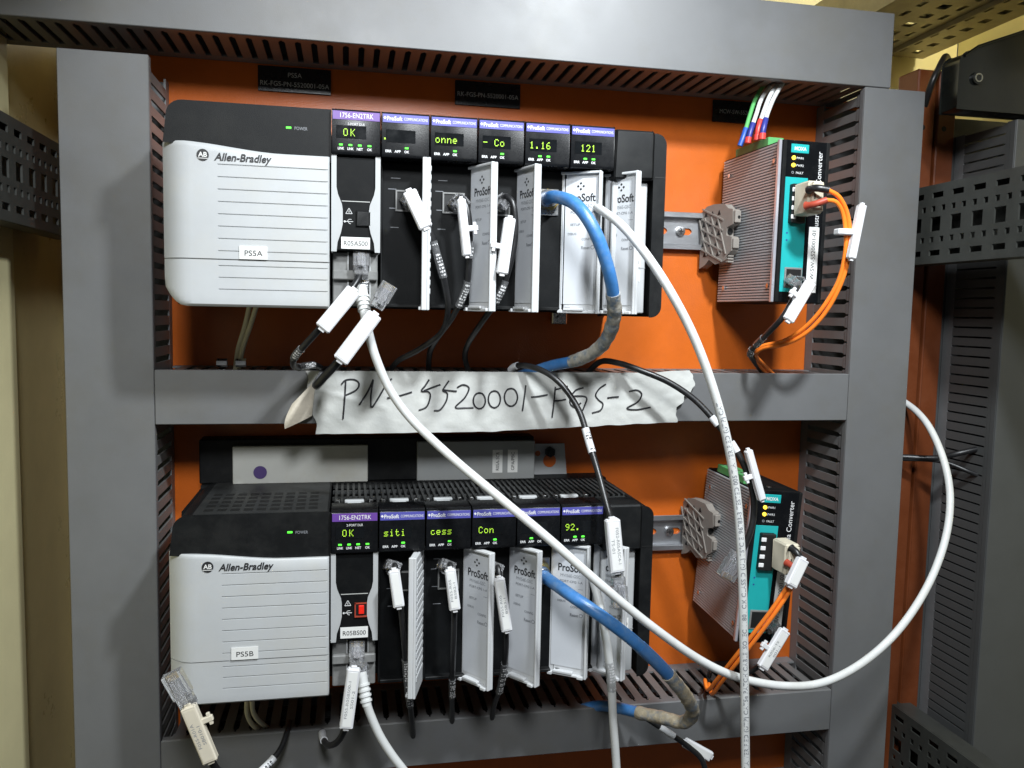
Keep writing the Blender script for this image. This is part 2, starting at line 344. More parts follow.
# ================================================================ racks
def chassis(dz, label, lower):
    t = Thing('rack_chassis', label, 'rack chassis', (57, 0, dz), 'black controller racks')
    mb = MB().box(-122, 236, -112, -3, dz+2, dz+8).box(-122, 236, -6, -3, dz+8, dz+137)
    mb.box(-122, -118, -112, -6, dz+8, dz+137)
    t.part('shell', mb, 'black')
    # top: perforated deck made of bars
    mb = MB().box(-122, 236, -30, -6, dz+137, dz+139.5)
    t.part('top_deck', mb, 'black_top')
    bars = MB()
    for i in range(52):
        x = -10 + i*4.7
        bars.box(x, x+2.0, -98, -30, dz+136.5, dz+139.2)
    for y in (-100, -78, -54, -32): bars.box(-12, 236, y-1.4, y+1.4, dz+135, dz+137.8)
    t.part('top_grille', bars, 'grille', kind='stuff')
    # right end with rounded corners
    def rr(x0, x1, z0, z1, r):
        q = []
        for cx, cz, a0 in ((x1-r, z1-r, 0),): q += [(cx+r*math.cos(R(a)), cz+r*math.sin(R(a))) for a in range(0, 91, 15)]
        q += [(x0, z1), (x0, z0)]
        q += [(x1-r+r*math.cos(R(a)), z0+r+r*math.sin(R(a))) for a in range(270, 361, 15)]
        return q
    e = t.part('end_cap', MB().prism(rr(230.5, 239.5, dz-.5, dz+139, 8.), 'y', -143, -8), 'black_top', bevel=.8)
    t.part('end_seam', MB().box(231, 239.65, -143.3, -142.2, dz+106, dz+106.8), 'hole', parent=e)
    # latches on top of each slot
    for i in range(6):
        x = -12.2 + 35*i
        c = t.part('latch_clip', MB().box(x+10, x+25, -106, -101, dz+139, dz+141.2, .5).box(x+12, x+23, -112, -106, dz+138.6, dz+139.6, .3), 'silver')
        t.part('latch_housing', MB().box(x+2, x+33, -113.5, -99, dz+136.5, dz+138.8, .5), 'black_top')
        for u in (3.6, 29): t.part('latch_prong', MB().box(x+u, x+u+2.6, -111, -105, dz+138.9, dz+142.5, .4), 'steel')
    # feet screws below
    for x in (192,):
        f = t.part('foot_bracket', MB().box(x-7, x+7, -14, -6, dz-9, dz+2, .8), 'steel')
        t.part('screw', MB().cyl((x, -14, dz-4), (x, -17, dz-4), 3), 'steel', parent=f)
    if lower:
        b = t.part('rear_box', MB().box(-124, 168, -24, -4, dz+139.6, dz+178, 1), 'black_top')
        t.part('cover_panel', MB().box(-96, 17.4, -30, -24.2, dz+140, dz+172.5, .6), 'panel_w', label='pale grey cover panel with a purple dot')
        t.part('dot_sticker', MB().cyl((-73.5, -29.9, dz+150), (-73.5, -30.4, dz+150), 5.6, 28), 'dot')
        t.part('cover_panel', MB().box(60.5, 167.5, -30, -24.2, dz+139.8, dz+175, .6), 'panel', label='darker grey cover panel with two small white stickers')
        for x, s_ in ((133, 'R05A-5CR'), (147, 'GPA/PBC')):
            st = t.part('sticker', MB().box(x-4.6, x+4.6, -30.4, -30.1, dz+146, dz+167), 'sticker')
            t.part('sticker_text', text(MB(), s_, (x, -30.6, dz+156.5), (0,0,1), (-1,0,0), 4.2, width=17), 'print_k', parent=st)
        # mounting ear with keyhole
        tab = MB()
        hole = [(188+5.2*math.cos(R(a)), dz+153+5.2*math.sin(R(a))) for a in range(0, 360, 30)]
        tab.prism([(169,dz+140),(203,dz+140),(200,dz+169),(169,dz+169)], 'y', -12, -10)
        tb = t.part('mounting_ear', tab, 'silver')
        t.part('keyhole', MB().cyl((186,-12.3,dz+153), (186,-11.6,dz+153), 6.2, 20), 'orange', parent=tb)
        t.part('ear_hole', MB().cyl((174.5,-12.3,dz+160), (174.5,-11.6,dz+160), 2.6, 16), 'orange', parent=tb)
        t.part('bolt', MB().cyl((186,-12,dz+161.5), (186,-16,dz+161.5), 5, 6).cyl((186,-16,dz+161.5), (186,-18,dz+161.5), 2.6, 14), 'dark', parent=tb)
    return t

def psu(dz, label, code, code_px):
    x0, x1 = -126.5, -13.3
    t = Thing('power_supply', label, 'power supply', ((x0+x1)/2, 0, dz), 'power supplies at the left end of the racks')
    # dark upper housing, rounded top left
    pts = [(x1, dz+105.5), (x1, dz+140.2)] + [(-112-9.5*math.sin(R(a)), dz+131+9.2*math.cos(R(a))) for a in range(0, 91, 15)] + [(-123.5, dz+113.5), (-105, dz+112), (-80, dz+107), (-60, dz+105.5)]
    h = t.part('upper_housing', MB().prism(pts, 'y', -142.5, -8), 'black_top', bevel=2.2, seg=3)
    t.part('lower_body', MB().box(-121, x1-.5, -120, -8, dz+3, dz+104, 1), 'black')
    t.part('dusty_top', MB().box(-110, x1-1.5, -136, -12, dz+140.25, dz+140.42), 'dust')
    # top ventilation openings
    v = MB()
    for i in range(9):
        for j in range(5):
            x = -104 + i*9.4 - j*.2; y = -128 + j*13
            v.box(x, x+6.6, y, y+7.2, dz+140.3, dz+140.56)
    t.part('vent_openings', v, 'hole', kind='stuff')
    # white cover as a relief: S-curved top edge, curved left flank, rounded lower corner, fine grooves
    xs = [x0, x0+.6, x0+1.6, x0+3.2, x0+5.5, x0+8.5, x0+12, x0+16, x0+20]
    gx = -88.6
    xs += [gx-8, gx-.3, gx, gx+10] + [gx+10+i*9 for i in range(1, 7)] + [x1-2.5, x1-1.0, x1-.2, x1]
    groove = [98.6-8.45*i for i in range(8)] + [28.6-8.2*i+.6 for i in range(3)]
    seam = 33.6
    zs = set([0, .4, 1.2, 2.5, 5, 8, 11, 14, 107, 110, 112])
    for g in groove + [seam]:
        for d in (-.45, -.18, .18, .45): zs.add(round(g+d, 3))
    zs = sorted(zs) + [113, 114, 115]
    def zt(x):
        u = (x-x0)/(x1-x0)
        s_ = min(1, max(0, (u-.10)/.62)); s_ = s_*s_*(3-2*s_)
        return 113.6 - 5.6*s_
    def zb(x):
        d = x-x0; e = 0.8 + max(0, 16-d)**2/16*.85
        return e
    def yy(x, z):
        d = x-x0; y = -145.8 + max(0, 18-d)**2/18*.62
        y += max(0, (x-(x1-1.0)))*1.2
        top = zt(x)-z
        if top < 1.2: y += (1.2-max(top,0))*.8
        lo = z-zb(x)
        if lo < 2.5: y += (2.5-max(lo,0))**2*.35
        if x >= gx and x < x1-1.5:
            for g in groove:
                if abs(z-g) < .3: y += .8
        if abs(z-seam) < .3: y += 1.0
        if z < seam: y += .5
        return y
    mb = MB(); rows = len(zs)
    vs = []
    for x in xs:
        for z in zs:
            zz = min(max(z, zb(x)), zt(x)); vs.append((x, yy(x, zz), dz+zz))
    fs = [(i*rows+j, (i+1)*rows+j, (i+1)*rows+j+1, i*rows+j+1) for i in range(len(xs)-1) for j in range(rows-1)]
    mb.add(vs, fs)
    # returns: top, bottom, left, right rims going back
    n = len(mb.v)
    def rim(loop):
        for a, b in zip(loop[:-1], loop[1:]):
            pa, pb = V3(vs[a]), V3(vs[b]); mb.add([pa, pb, (pb.x, -100, pb.z), (pa.x, -100, pa.z)], [(0,1,2,3)])
    rim([i*rows+rows-1 for i in range(len(xs))]); rim([i*rows for i in range(len(xs))])
    rim([j for j in range(rows)]); rim([(len(xs)-1)*rows+j for j in range(rows)])
    cov = t.part('front_cover', mb, 'white', smooth=True)
    # maker's mark and name
    yl = -146.35
    logo = t.part('maker_mark', MB().cyl((-98.3, yl+.2, dz+104.4), (-98.3, yl, dz+104.4), 4.0, 28), 'print_k', parent=cov)
    t.part('mark_letters', flat_text('AB', -98.3, yl-.12, dz+104.7, 4.6, bold=1), 'sticker', parent=cov)
    t.part('mark_bar', MB().box(-101.6, -95, yl-.1, yl-.05, dz+101.9, dz+102.3), 'sticker', parent=cov)
    t.part('name_print', flat_text('Allen-Bradley', -90.6, yl+.05, dz+103.8, 7.2, align='l', bold=1, shear=.22, width=37), 'print_k', parent=cov)
    cx, cz = code_px
    st = t.part('sticker', MB().box(cx-9.4, cx+9.4, -146.6, -146.0, dz+cz-4.6, dz+cz+4.6), 'sticker', label='white sticker reading '+code)
    t.part('sticker_text', flat_text(code, cx, -146.8, dz+cz-.3, 5.4, width=12.5), 'print_k', parent=st)
    led = t.part('power_led', MB().box(-43.2, -39.6, -142.8, -142.3, dz+126.2, dz+127.7, .2), 'led')
    t.part('led_print', flat_text('POWER', -33, -142.75, dz+126.8, 3.2, width=9), 'print_g', parent=h)
    return t

DISP = {}
def head(t, x, dz, strip_mat, strip_text, disp, leds, y=-145.0):
    w = 34.0
    # bezel head with chamfered top front edge
    prof = [(y+.4, dz+110.2), (y, dz+112), (y, dz+140.6), (y+2.2, dz+142.2), (y+26, dz+142.2), (y+26, dz+110.2)]
    h = t.part('display_head', MB().prism(prof, 'x', x+.5, x+.5+w), 'gloss', bevel=.5)
    sp = t.part('name_strip', MB().box(x+1.1, x+34.0, y-.35, y+.1, dz+134.4, dz+140.4, .1), strip_mat, parent=h)
    if strip_text.startswith('1756'):
        t.part('strip_text', flat_text(strip_text, x+17.5, y-.5, dz+137.5, 4.9, bold=0, width=24), 'print_w', parent=sp)
        t.part('subtitle_print', flat_text('2-PORT DLR', x+17.5, y-.25, dz+131.6, 2.5, width=12), 'print_w', parent=h)
    else:
        mb = flat_text('ProSoft', x+3.9, y-.5, dz+137.4, 4.1, align='l', bold=1, width=11)
        text(mb, 'COMMUNICATIONS', (x+16.2, y-.5, dz+137.4), EX, EZ, 2.9, 'l', width=17)
        mb.obox((x+2.6, y-.5, dz+137.6), ((.7,0,.7),(0,1,0),(-.7,0,.7)), (.8,.05,.8))
        t.part('strip_text', mb, 'print_w', parent=sp)
    wz = 121.5 if strip_text.startswith('1756') else 120.6
    wd = t.part('display_window', MB().box(x+3.5, x+24.5, y-.2, y+.1, dz+wz, dz+wz+9.0, .1), 'window', parent=h)
    if disp:
        # 5x7 dot characters from small squares
        mb = MB()
        for (ch, cx) in disp:
            g = FONT5[ch]
            for r_, row in enumerate(g):
                for c_, bit in enumerate(row):
                    if bit == '#':
                        mb.box(x+cx+c_*.62, x+cx+c_*.62+.42, y-.36, y-.22, dz+wz+6.2-r_*.74, dz+wz+6.2-r_*.74+.5)
        t.part('display_characters', mb, 'dots', parent=wd)
    for (lx, on, cap) in leds:
        if on: t.part('status_led', MB().box(x+lx-1.3, x+lx+1.3, y-.45, y+.1, dz+116.3, dz+117.6, .2), 'led', parent=h)
        t.part('led_print', flat_text(cap, x+lx, y-.2, dz+114.4, 2.5, bold=1, width=min(4.4, 1.7*len(cap))), 'print_w', parent=h)
    return h
FONT5 = {
 'O': ['.###.','#...#','#...#','#...#','#...#','#...#','.###.'],
 'K': ['#...#','#..#.','#.#..','##...','#.#..','#..#.','#...#'],
 'o': ['.....','.....','.###.','#...#','#...#','#...#','.###.'],
 'n': ['.....','.....','#.##.','##..#','#...#','#...#','#...#'],
 'e': ['.....','.....','.###.','#...#','#####','#....','.###.'],
 'C': ['.###.','#...#','#....','#....','#....','#...#','.###.'],
 '-': ['.....','.....','.....','#####','.....','.....','.....'],
 '1': ['..#..','.##..','..#..','..#..','..#..','..#..','.###.'],
 '2': ['.###.','#...#','....#','...#.','..#..','.#...','#####'],
 '6': ['..##.','.#...','#....','####.','#...#','#...#','.###.'],
 '9': ['.###.','#...#','#...#','.####','....#','...#.','.##..'],
 '.': ['.....','.....','.....','.....','.....','.##..','.##..'],
 's': ['.....','.....','.####','#....','.###.','....#','####.'],
 'i': ['..#..','.....','.##..','..#..','..#..','..#..','.###.'],
 't': ['.#...','.#...','####.','.#...','.#...','.#..#','..##.'],
 'c': ['.....','.....','.###.','#....','#....','#...#','.###.'],
}
SLOT = -12.2
def enet(dz, label, code, open_usb):
    x = SLOT
    t = Thing('ethernet_module', label, 'module', (x+17.5, 0, dz), 'ethernet bridge modules beside the power supplies')
    t.part('body', MB().box(x+.6, x+34.4, -124, -10, dz+9, dz+132, .8), 'black')
    head(t, x, dz, 'purple', '1756-EN2TRK', [('O', 8.6), ('K', 13.6)], [(6.8,1,'LINK'), (13.4,1,'LINK'), (20,1,'NET'), (26.8,1,'OK')])
    # front: silver cheeks around a waisted black fascia
    zl, zh = dz+42.5, dz+109.6
    for s_ in (0, 1):
        def X(u): return x+.8+u if s_ == 0 else x+34.2-u
        poly = [(X(0), zl), (X(0), zh), (X(2.4), zh), (X(2.4), zh-22), (X(3.4), zh-27), (X(6.2), zh-34), (X(6.8), zh-38), (X(6.8), zh-48), (X(5.6), zh-54), (X(3.2), zh-61), (X(2.6), zl)]
        t.part('side_cheek', MB().prism(poly, 'y', -143.2, -125), 'silver', bevel=.6)
    t.part('front_fascia', MB().box(x+2.5, x+32.5, -141.5, -125, dz+43, dz+109.4, .6), 'black')
    t.part('fascia_seam', MB().box(x+7.5, x+27.5, -141.75, -141.4, dz+77.8, dz+78.3), 'print_dim')
    sk = t.part('sticker', MB().box(x+7.2, x+27.6, -142.1, -141.6, dz+44.2, dz+52.6), 'sticker', label='white sticker reading '+code)
    t.part('sticker_text', flat_text(code, x+17.4, -142.3, dz+48.2, 4.9, width=17.5), 'print_k', parent=sk)
    # warning triangle, usb mark
    mb = MB()
    c = (x+12.6, dz+70.5)
    for a in range(3):
        p = (c[0]+2.6*math.sin(R(120*a)), -141.7, c[1]+2.6*math.cos(R(120*a))); q = (c[0]+2.6*math.sin(R(120*a+120)), -141.7, c[1]+2.6*math.cos(R(120*a+120)))
        mb.tube([p, q], .22, 5)
    mb.tube([(c[0], -141.7, c[1]-.6), (c[0], -141.7, c[1]+1)], .25, 5)
    mb.tube([(x+9.6,-141.7,dz+63.6), (x+15.6,-141.7,dz+63.6)], .22, 5); mb.tube([(x+11.3,-141.7,dz+63.6), (x+12.6,-141.7,dz+65.2), (x+14.4,-141.7,dz+65.2)], .2, 5)
    mb.tube([(x+11.8,-141.7,dz+63.6), (x+13,-141.7,dz+62.1), (x+14,-141.7,dz+62.1)], .2, 5); mb.cyl((x+9.6,-141.5,dz+63.6), (x+9.6,-141.9,dz+63.6), .7, 10)
    t.part('fascia_marks', mb, 'print_w')
    if open_usb:
        u = t.part('usb_port', MB().box(x+17.6, x+27.4, -142.4, -141.4, dz+60.4, dz+71.2, .3), 'hole')
        t.part('usb_frame', MB().box(x+17.6, x+27.4, -142.8, -142.0, dz+60.2, dz+61.4).box(x+17.6, x+18.5, -142.8, -142.0, dz+61.4, dz+71.2).box(x+26.5, x+27.4, -142.8, -142.0, dz+61.4, dz+71.2).box(x+17.6, x+27.4, -142.8, -142.0, dz+70.4, dz+71.3), 'red', parent=u)
        t.part('usb_tongue', MB().box(x+20.6, x+24.6, -144, -142.3, dz+63, dz+69.5, .3), 'red_glow', parent=u)
    else:
        t.part('usb_cap', MB().box(x+17.6, x+28.6, -143.2, -141.2, dz+60.2, dz+71.6, .8), 'black_top', bevel=.3)
    # lower grey port housing
    t.part('port_housing', MB().box(x+1.2, x+33.4, -133, -125, dz+3, dz+42.2, .8), 'smoke')
    t.part('port_lintel', MB().box(x+1.2, x+33.4, -137.5, -133, dz+22, dz+29, .8), 'smoke')
    for z in (28.5, 9.5):
        p = t.part('network_port', MB().box(x+12.5, x+27.5, -133.6, -132.6, dz+z, dz+z+13.4, .2), 'hole')
        t.part('port_frame', MB().box(x+11.6, x+12.5, -134, -132.5, dz+z-.6, dz+z+14).box(x+27.5, x+28.4, -134, -132.5, dz+z-.6, dz+z+14), 'silver', parent=p)
    return t
def comm(i, dz, label, disp, on, ang, port, hinge=32.4):
    x = SLOT + 35*(i+1)
    t = Thing('communication_module', label, 'module', (x+17.5, 0, dz), 'communication modules with opened doors')
    t.part('body', MB().box(x+.6, x+34.4, -120, -10, dz+9, dz+132, .8), 'black')
    t.part('port_face', MB().box(x+1.6, x+33.4, -127.5, -119, dz+2.5, dz+109.5, .6), 'black')
    t.part('side_rail', MB().box(x+.5, x+2.2, -130, -118, dz+2.2, dz+109.8, .5).box(x+32.8, x+34.5, -128, -118, dz+2.2, dz+109.8, .5), 'black_top')
    head(t, x, dz, 'blue_strip', 'ProSoft', disp, on)
    # faint printed lines, bottom ledge
    mb = MB()
    for z in (98, 90, 76, 62): mb.box(x+6+(z%3), x+12+(z%5), -127.75, -127.6, dz+z, dz+z+.4)
    t.part('face_print', mb, 'print_g')
    t.part('bottom_ledge', MB().box(x+2, x+33, -133, -126, dz+2.8, dz+5.5, .5), 'black_top')
    if port == 'rj':
        px0 = 11.5
        p = t.part('network_port', MB().box(x+px0+1, x+px0+15.6, -128.2, -127.2, dz+75, dz+88.6, .2), 'hole')
        f = MB().box(x+px0, x+px0+1.1, -129, -127, dz+74, dz+89.6).box(x+px0+15.5, x+px0+16.6, -129, -127, dz+74, dz+89.6).box(x+px0+1.1, x+px0+15.5, -129, -127, dz+74, dz+75.1).box(x+px0+1.1, x+px0+15.5, -129, -127, dz+88.5, dz+89.6)
        t.part('port_frame', f, 'smoke', parent=p)
    else:
        p = t.part('coax_plate', MB().box(x+14, x+31, -129, -127, dz+76, dz+96, .4), 'steel')
        t.part('coax_socket', MB().cyl((x+22.5,-128,dz+87), (x+22.5,-140,dz+87), 5.6, 20), 'steel', parent=p)
        t.part('coax_thread', MB().ring((x+22.5,-131,dz+87), (0,-1,0), 8.2, 5.5, 5, 6), 'gold', parent=p)
    # door
    xh, yh, Ld = x+hinge, -127., 33.5
    d = V3((-math.cos(R(ang)), -math.sin(R(ang)), 0)); n = V3((-math.sin(R(ang)), math.cos(R(ang)), 0))   # n: inner side
    O = V3((xh, yh, dz))
    def D(p): return O + d*p.x + n*p.y + V3((0,0,p.z))
    z0, z1 = 1.0, 109.0
    pan = MB().box(1.2, Ld, -2.2, 0, z0, z1, .5)
    rib = []
    pd = t.part('door', pan.xform(D), 'door')
    fr = MB().box(Ld-2.0, Ld-.05, 0, 3.6, z0, z1, .5).box(1.5, Ld-2.0, 0, 3.0, z1-2.0, z1-.1, .4).box(1.5, Ld-2.0, 0, 3.0, z0+.1, z0+2.0, .4)
    fr.box(6, 22, 0, 4.2, z0+2.0, z0+4.2, .4)
    fr.box(1.6, 5.5, 2.8, 5.4, z0+.2, z0+2.8, .4).box(Ld-7, Ld-2, 3.4, 5.6, z0+.2, z0+2.6, .4)
    t.part('door_rim', fr.xform(D), 'door', parent=pd)
    t.part('label_card', MB().box(3.0, Ld-2.8, .05, .5, z0+7, z1-5, .1).xform(D), 'card', parent=pd)
    g = MB()
    for k in range(15):
        z = z0+12+k*6.2; g.box(3.5, Ld-3, -2.75, -2.15, z, z+3.9, .25)
    t.part('outer_ribs', g.xform(D), 'door', parent=pd)
    def dt(s_, u, z, size, **k): return text(MB(), s_, D(V3((u, .62, z))), d, EZ, size, **k)
    # text runs hinge-to-edge when the inner face is seen
    mb = dt('ProSoft', 7.2, 89.5, 8.4, align='l', bold=1, width=21.5)
    c0 = V3((17, .62, 98))
    for a in range(4):
        p = V3((c0.x+2.2*math.cos(R(90*a)), .62, c0.z+2.2*math.sin(R(90*a))))
        mb.obox(D(p), (tuple((d*.7+V3((0,0,.7)))), tuple(n), tuple((d*-.7+V3((0,0,.7))))), (.75, .05, .75))
    t.part('card_logo', mb, 'print_k', parent=pd)
    mb = dt('MVI56E-GSC', 9.4, 83, 3.6, align='l', width=17)
    text(mb, 'PORT-CFG 1-A', D(V3((9.2, .62, 78.4))), d, EZ, 2.6, 'l', bold=1, width=19)
    text(mb, 'SETUP', D(V3((9.2, .62, 69))), d, EZ, 2.6, 'l', bold=1, width=8)
    text(mb, 'DEBUG', D(V3((7.4, .62, 62))), d, EZ, 2.4, 'l', bold=1, width=7)
    text(mb, 'CONFIG', D(V3((18.5, .62, 58))), d, EZ, 2.6, 'l', bold=1, width=9)
    text(mb, 'Reset', D(V3((18.2, .62, 51.5))), d, EZ, 3.4, 'l', bold=1, width=7)
    mb.ring(D(V3((27.4, .5, 51.7))), tuple(n), 1.6, 1.2, .15, 14)
    mb.obox(D(V3((26.5, .62, 73))), (tuple(d), tuple(n), EZ), (2, .05, .12))
    t.part('card_print', mb, 'print_g', parent=pd)
    return t
def filler(dz, label):
    x = SLOT + 35*6
    t = Thing('slot_filler', label, 'filler module', (x+17.5, 0, dz), 'blank filler modules at the right end of the racks')
    t.part('upper_cover', MB().box(x+.5, 230, -144, -116, dz+104, dz+141, 1.5), 'black_top', bevel=.5)
    t.part('body', MB().box(x+.8, 230, -126, -20, dz+9, dz+103.5, .8), 'black')
    f = t.part('front_blank', MB().box(x+1.2, x+29.6, -138, -126.2, dz+2, dz+103, .8), 'silver')
    t.part('blank_seam', MB().box(x+1.3, x+29.7, -138.25, -137.9, dz+37, dz+37.6), 'groove', parent=f)
    for z, s_ in ((42, '(08)'), (31, 'E')):
        st = t.part('sticker', MB().box(x+17.5, x+25.5, -138.5, -138.05, dz+z-4, dz+z+4.5), 'sticker')
        t.part('sticker_text', flat_text(s_, x+21.6, -138.65, dz+z, 4.0), 'print_k', parent=st)
    return t
up_leds = [(5.2,0,'ERR'), (11.8,0,'APP')]
def lf(a, b): return [(5.2,0,'ERR'), (11.8,a,'APP'), (18.2,b,'OK')]
def ds(s_, x0=4.0, st=4.2): return [(c, x0+st*i) for i, c in enumerate(s_) if c != ' ']
chassis(0, 'upper black rack chassis holding the modules above the taped duct', False)
chassis(-290, 'lower black rack chassis with grey panels and mounting ear behind it', True)
psu(0, 'pale grey ribbed power supply at left of upper rack with sticker PS5A', 'PS5A', (-65.3, 38.8))
psu(-290, 'pale grey ribbed power supply at left of lower rack with sticker PS5B', 'PS5B', (-73.2, 39.0))
enet(0, 'purple-striped module showing OK in upper rack, sticker R05AS00', 'R05AS00', False)
enet(-290, 'purple-striped module showing OK in lower rack, red USB port', 'R05BS00', True)
UP = [([('.', 1.5)], lf(0,1), 84.7, 'rj', 'upper-rack module with blank display, its door standing edge-on'),
      (ds('onne'), lf(0,1), 116, 'rj', 'upper-rack module whose display reads onne'),
      (ds('- Co'), lf(0,1), 109, 'rj', 'upper-rack module whose display reads - Co'),
      (ds('1.16'), lf(1,1), 148, 'co', 'upper-rack module whose display reads 1.16, blue coaxial cable plugged in'),
      (ds(' 121'), lf(1,1), 126, 'rj', 'upper-rack module whose display reads 121')]
LO = [(ds('siti'), lf(0,1), 75, 'rj', 'lower-rack module whose display reads siti, door ribs facing right'),
      (ds('cess'), lf(0,1), 127, 'rj', 'lower-rack module whose display reads cess'),
      (ds('Con ', 5.5), lf(0,1), 128, 'rj', 'lower-rack module whose display reads Con'),
      (ds('   1'), lf(1,0), 147, 'co', 'lower-rack module whose display reads 1, blue coaxial cable plugged in'),
      (ds('92.', 4.), lf(1,1), 129, 'rj', 'lower-rack module whose display reads 92')]
for i, (dsp, on, ang, port, lab) in enumerate(UP): comm(i, 0, lab, dsp, on, ang, port, (35.2, 32, 32.6, 32.4, 32.8)[i])
for i, (dsp, on, ang, port, lab) in enumerate(LO): comm(i, -290, lab, dsp, on, ang, port, (33.6, 30.5, 32.3, 31.5, 31.9)[i])
filler(0, 'blank grey and black filler module closing the right end of the upper rack')
filler(-290, 'blank grey and black filler module closing the right end of the lower rack')

# ================================================================ DIN rails and end clamps
def din(x0, x1, zc, label):
    t = Thing('din_rail', label, 'din rail', (x0, 0, zc), 'slotted DIN rails')
    slots = [x0+19+k*25 for k in range(int((x1-x0-20)/25)+1)]
    mb = MB()
    for s_ in (-1, 1):
        a, b = sorted((zc+s_*12.6, zc+s_*17.5)); mb.box(x0, x1, -8.2, -7, a, b, .3)
        a, b = sorted((zc+s_*12.4, zc+s_*13.6)); mb.box(x0, x1, -7, -1.6, a, b)
    mb.box(x0, x1, -1.6, -.3, zc+3.2, zc+12.4).box(x0, x1, -1.6, -.3, zc-12.4, zc-3.2)
    cur = x0
    for sx in slots:
        mb.box(cur, sx-8.5, -1.6, -.3, zc-3.2, zc+3.2)
        mb.prism([(sx-8.5, zc+3.2), (sx-8.5, zc-3.2), (sx-5.3, zc-3.2), (sx-7.4, zc-1.8), (sx-8.3, zc), (sx-7.4, zc+1.8), (sx-5.3, zc+3.2)], 'y', -1.6, -.3)
        mb.prism([(sx+8.5, zc+3.2), (sx+8.5, zc-3.2), (sx+5.3, zc-3.2), (sx+7.4, zc-1.8), (sx+8.3, zc), (sx+7.4, zc+1.8), (sx+5.3, zc+3.2)], 'y', -1.6, -.3)
        cur = sx+8.5
    mb.box(cur, x1, -1.6, -.3, zc-3.2, zc+3.2)
    t.part('rail', mb, 'rail')
    sx = slots[2]
    s = t.part('screw', MB().cyl((sx-4, -1.6, zc), (sx-4, -4.6, zc), 4.4, 18), 'steel', bevel=.5)
    t.part('screw_cross', MB().box(sx-6.6, sx-1.4, -4.85, -4.5, zc-.5, zc+.5).box(sx-4.5, sx-3.5, -4.9, -4.45, zc-2.6, zc+2.6), 'hole', parent=s)
    return t
din(247, 440, 81.7, 'slotted zinc DIN rail carrying the upper media converter')
din(247, 440, -211.5, 'slotted zinc DIN rail carrying the lower media converter')
def clamp(x, zc, label, rz=0):
    t = Thing('end_clamp', label, 'end clamp', (x, 0, zc), 'taupe end clamps on the DIN rails', rot=(0, 0, rz))
    prof = [(-6,zc-30),(-6,zc+22),(-14,zc+27),(-24,zc+28),(-40,zc+27),(-46,zc+22),(-52,zc+21),(-53,zc+8),(-45,zc+6),(-44,zc-2),(-52,zc-4),(-52,zc-16),(-46,zc-20),(-44,zc-24),(-30,zc-27),(-20,zc-22),(-14,zc-27)]
    t.part('body', MB().prism([(y, z) for y, z in prof], 'x', x-4, x+4), 'poly', bevel=.5)
    mb = MB(); tri = []
    rnd = random.Random(3)
    for k in range(5):
        for j in range(3):
            cy, cz = -13-j*10+ (k%2)*3, zc+20-k*9.4
            mb.prism([(cy-2.4, cz-2), (cy+2.4, cz-2), (cy, cz+2.4)], 'x', x-4.25, x-3.95)
    t.part('moulded_pockets', mb, 'hole', kind='stuff')
    mb = MB()
    for k in range(5):
        z = zc+24-k*9.4
        mb.obox((x-4.4, -24, z-5), ((1,0,0),(0,.93,.37),(0,-.37,.93)), (.7, 17, .7)); 
    for y in (-10, -19, -29, -38): mb.obox((x-4.4, y, zc-1), ((1,0,0),(0,.93,-.37),(0,.37,.93)), (.6, .7, 19))
    t.part('stiffening_ribs', mb, 'poly', kind='stuff')
    f = MB().box(x-3.2, x+3.2, -56, -52, zc+9, zc+20, .6).box(x-3.2, x+3.2, -55, -51, zc-14, zc-5, .6)
    for k in range(4): f.box(x-3, x+3.4, -47.5-.0, -44, zc-18.5-k*2.6, zc-17-k*2.6, .2)
    t.part('front_lugs', f, 'poly')
    t.part('screw_well', MB().cyl((x, -44.2, zc+2), (x, -45.4, zc+2), 2.9, 18), 'hole')
    t.part('wire_hole', MB().cyl((x+.6, -55.8, zc+14), (x+.6, -56.3, zc+14), 1.5, 14), 'hole')
    return t
clamp(334, 77, 'taupe plastic end clamp beside the upper media converter', R(12))
clamp(327, -203, 'taupe plastic end clamp beside the lower media converter', R(12))

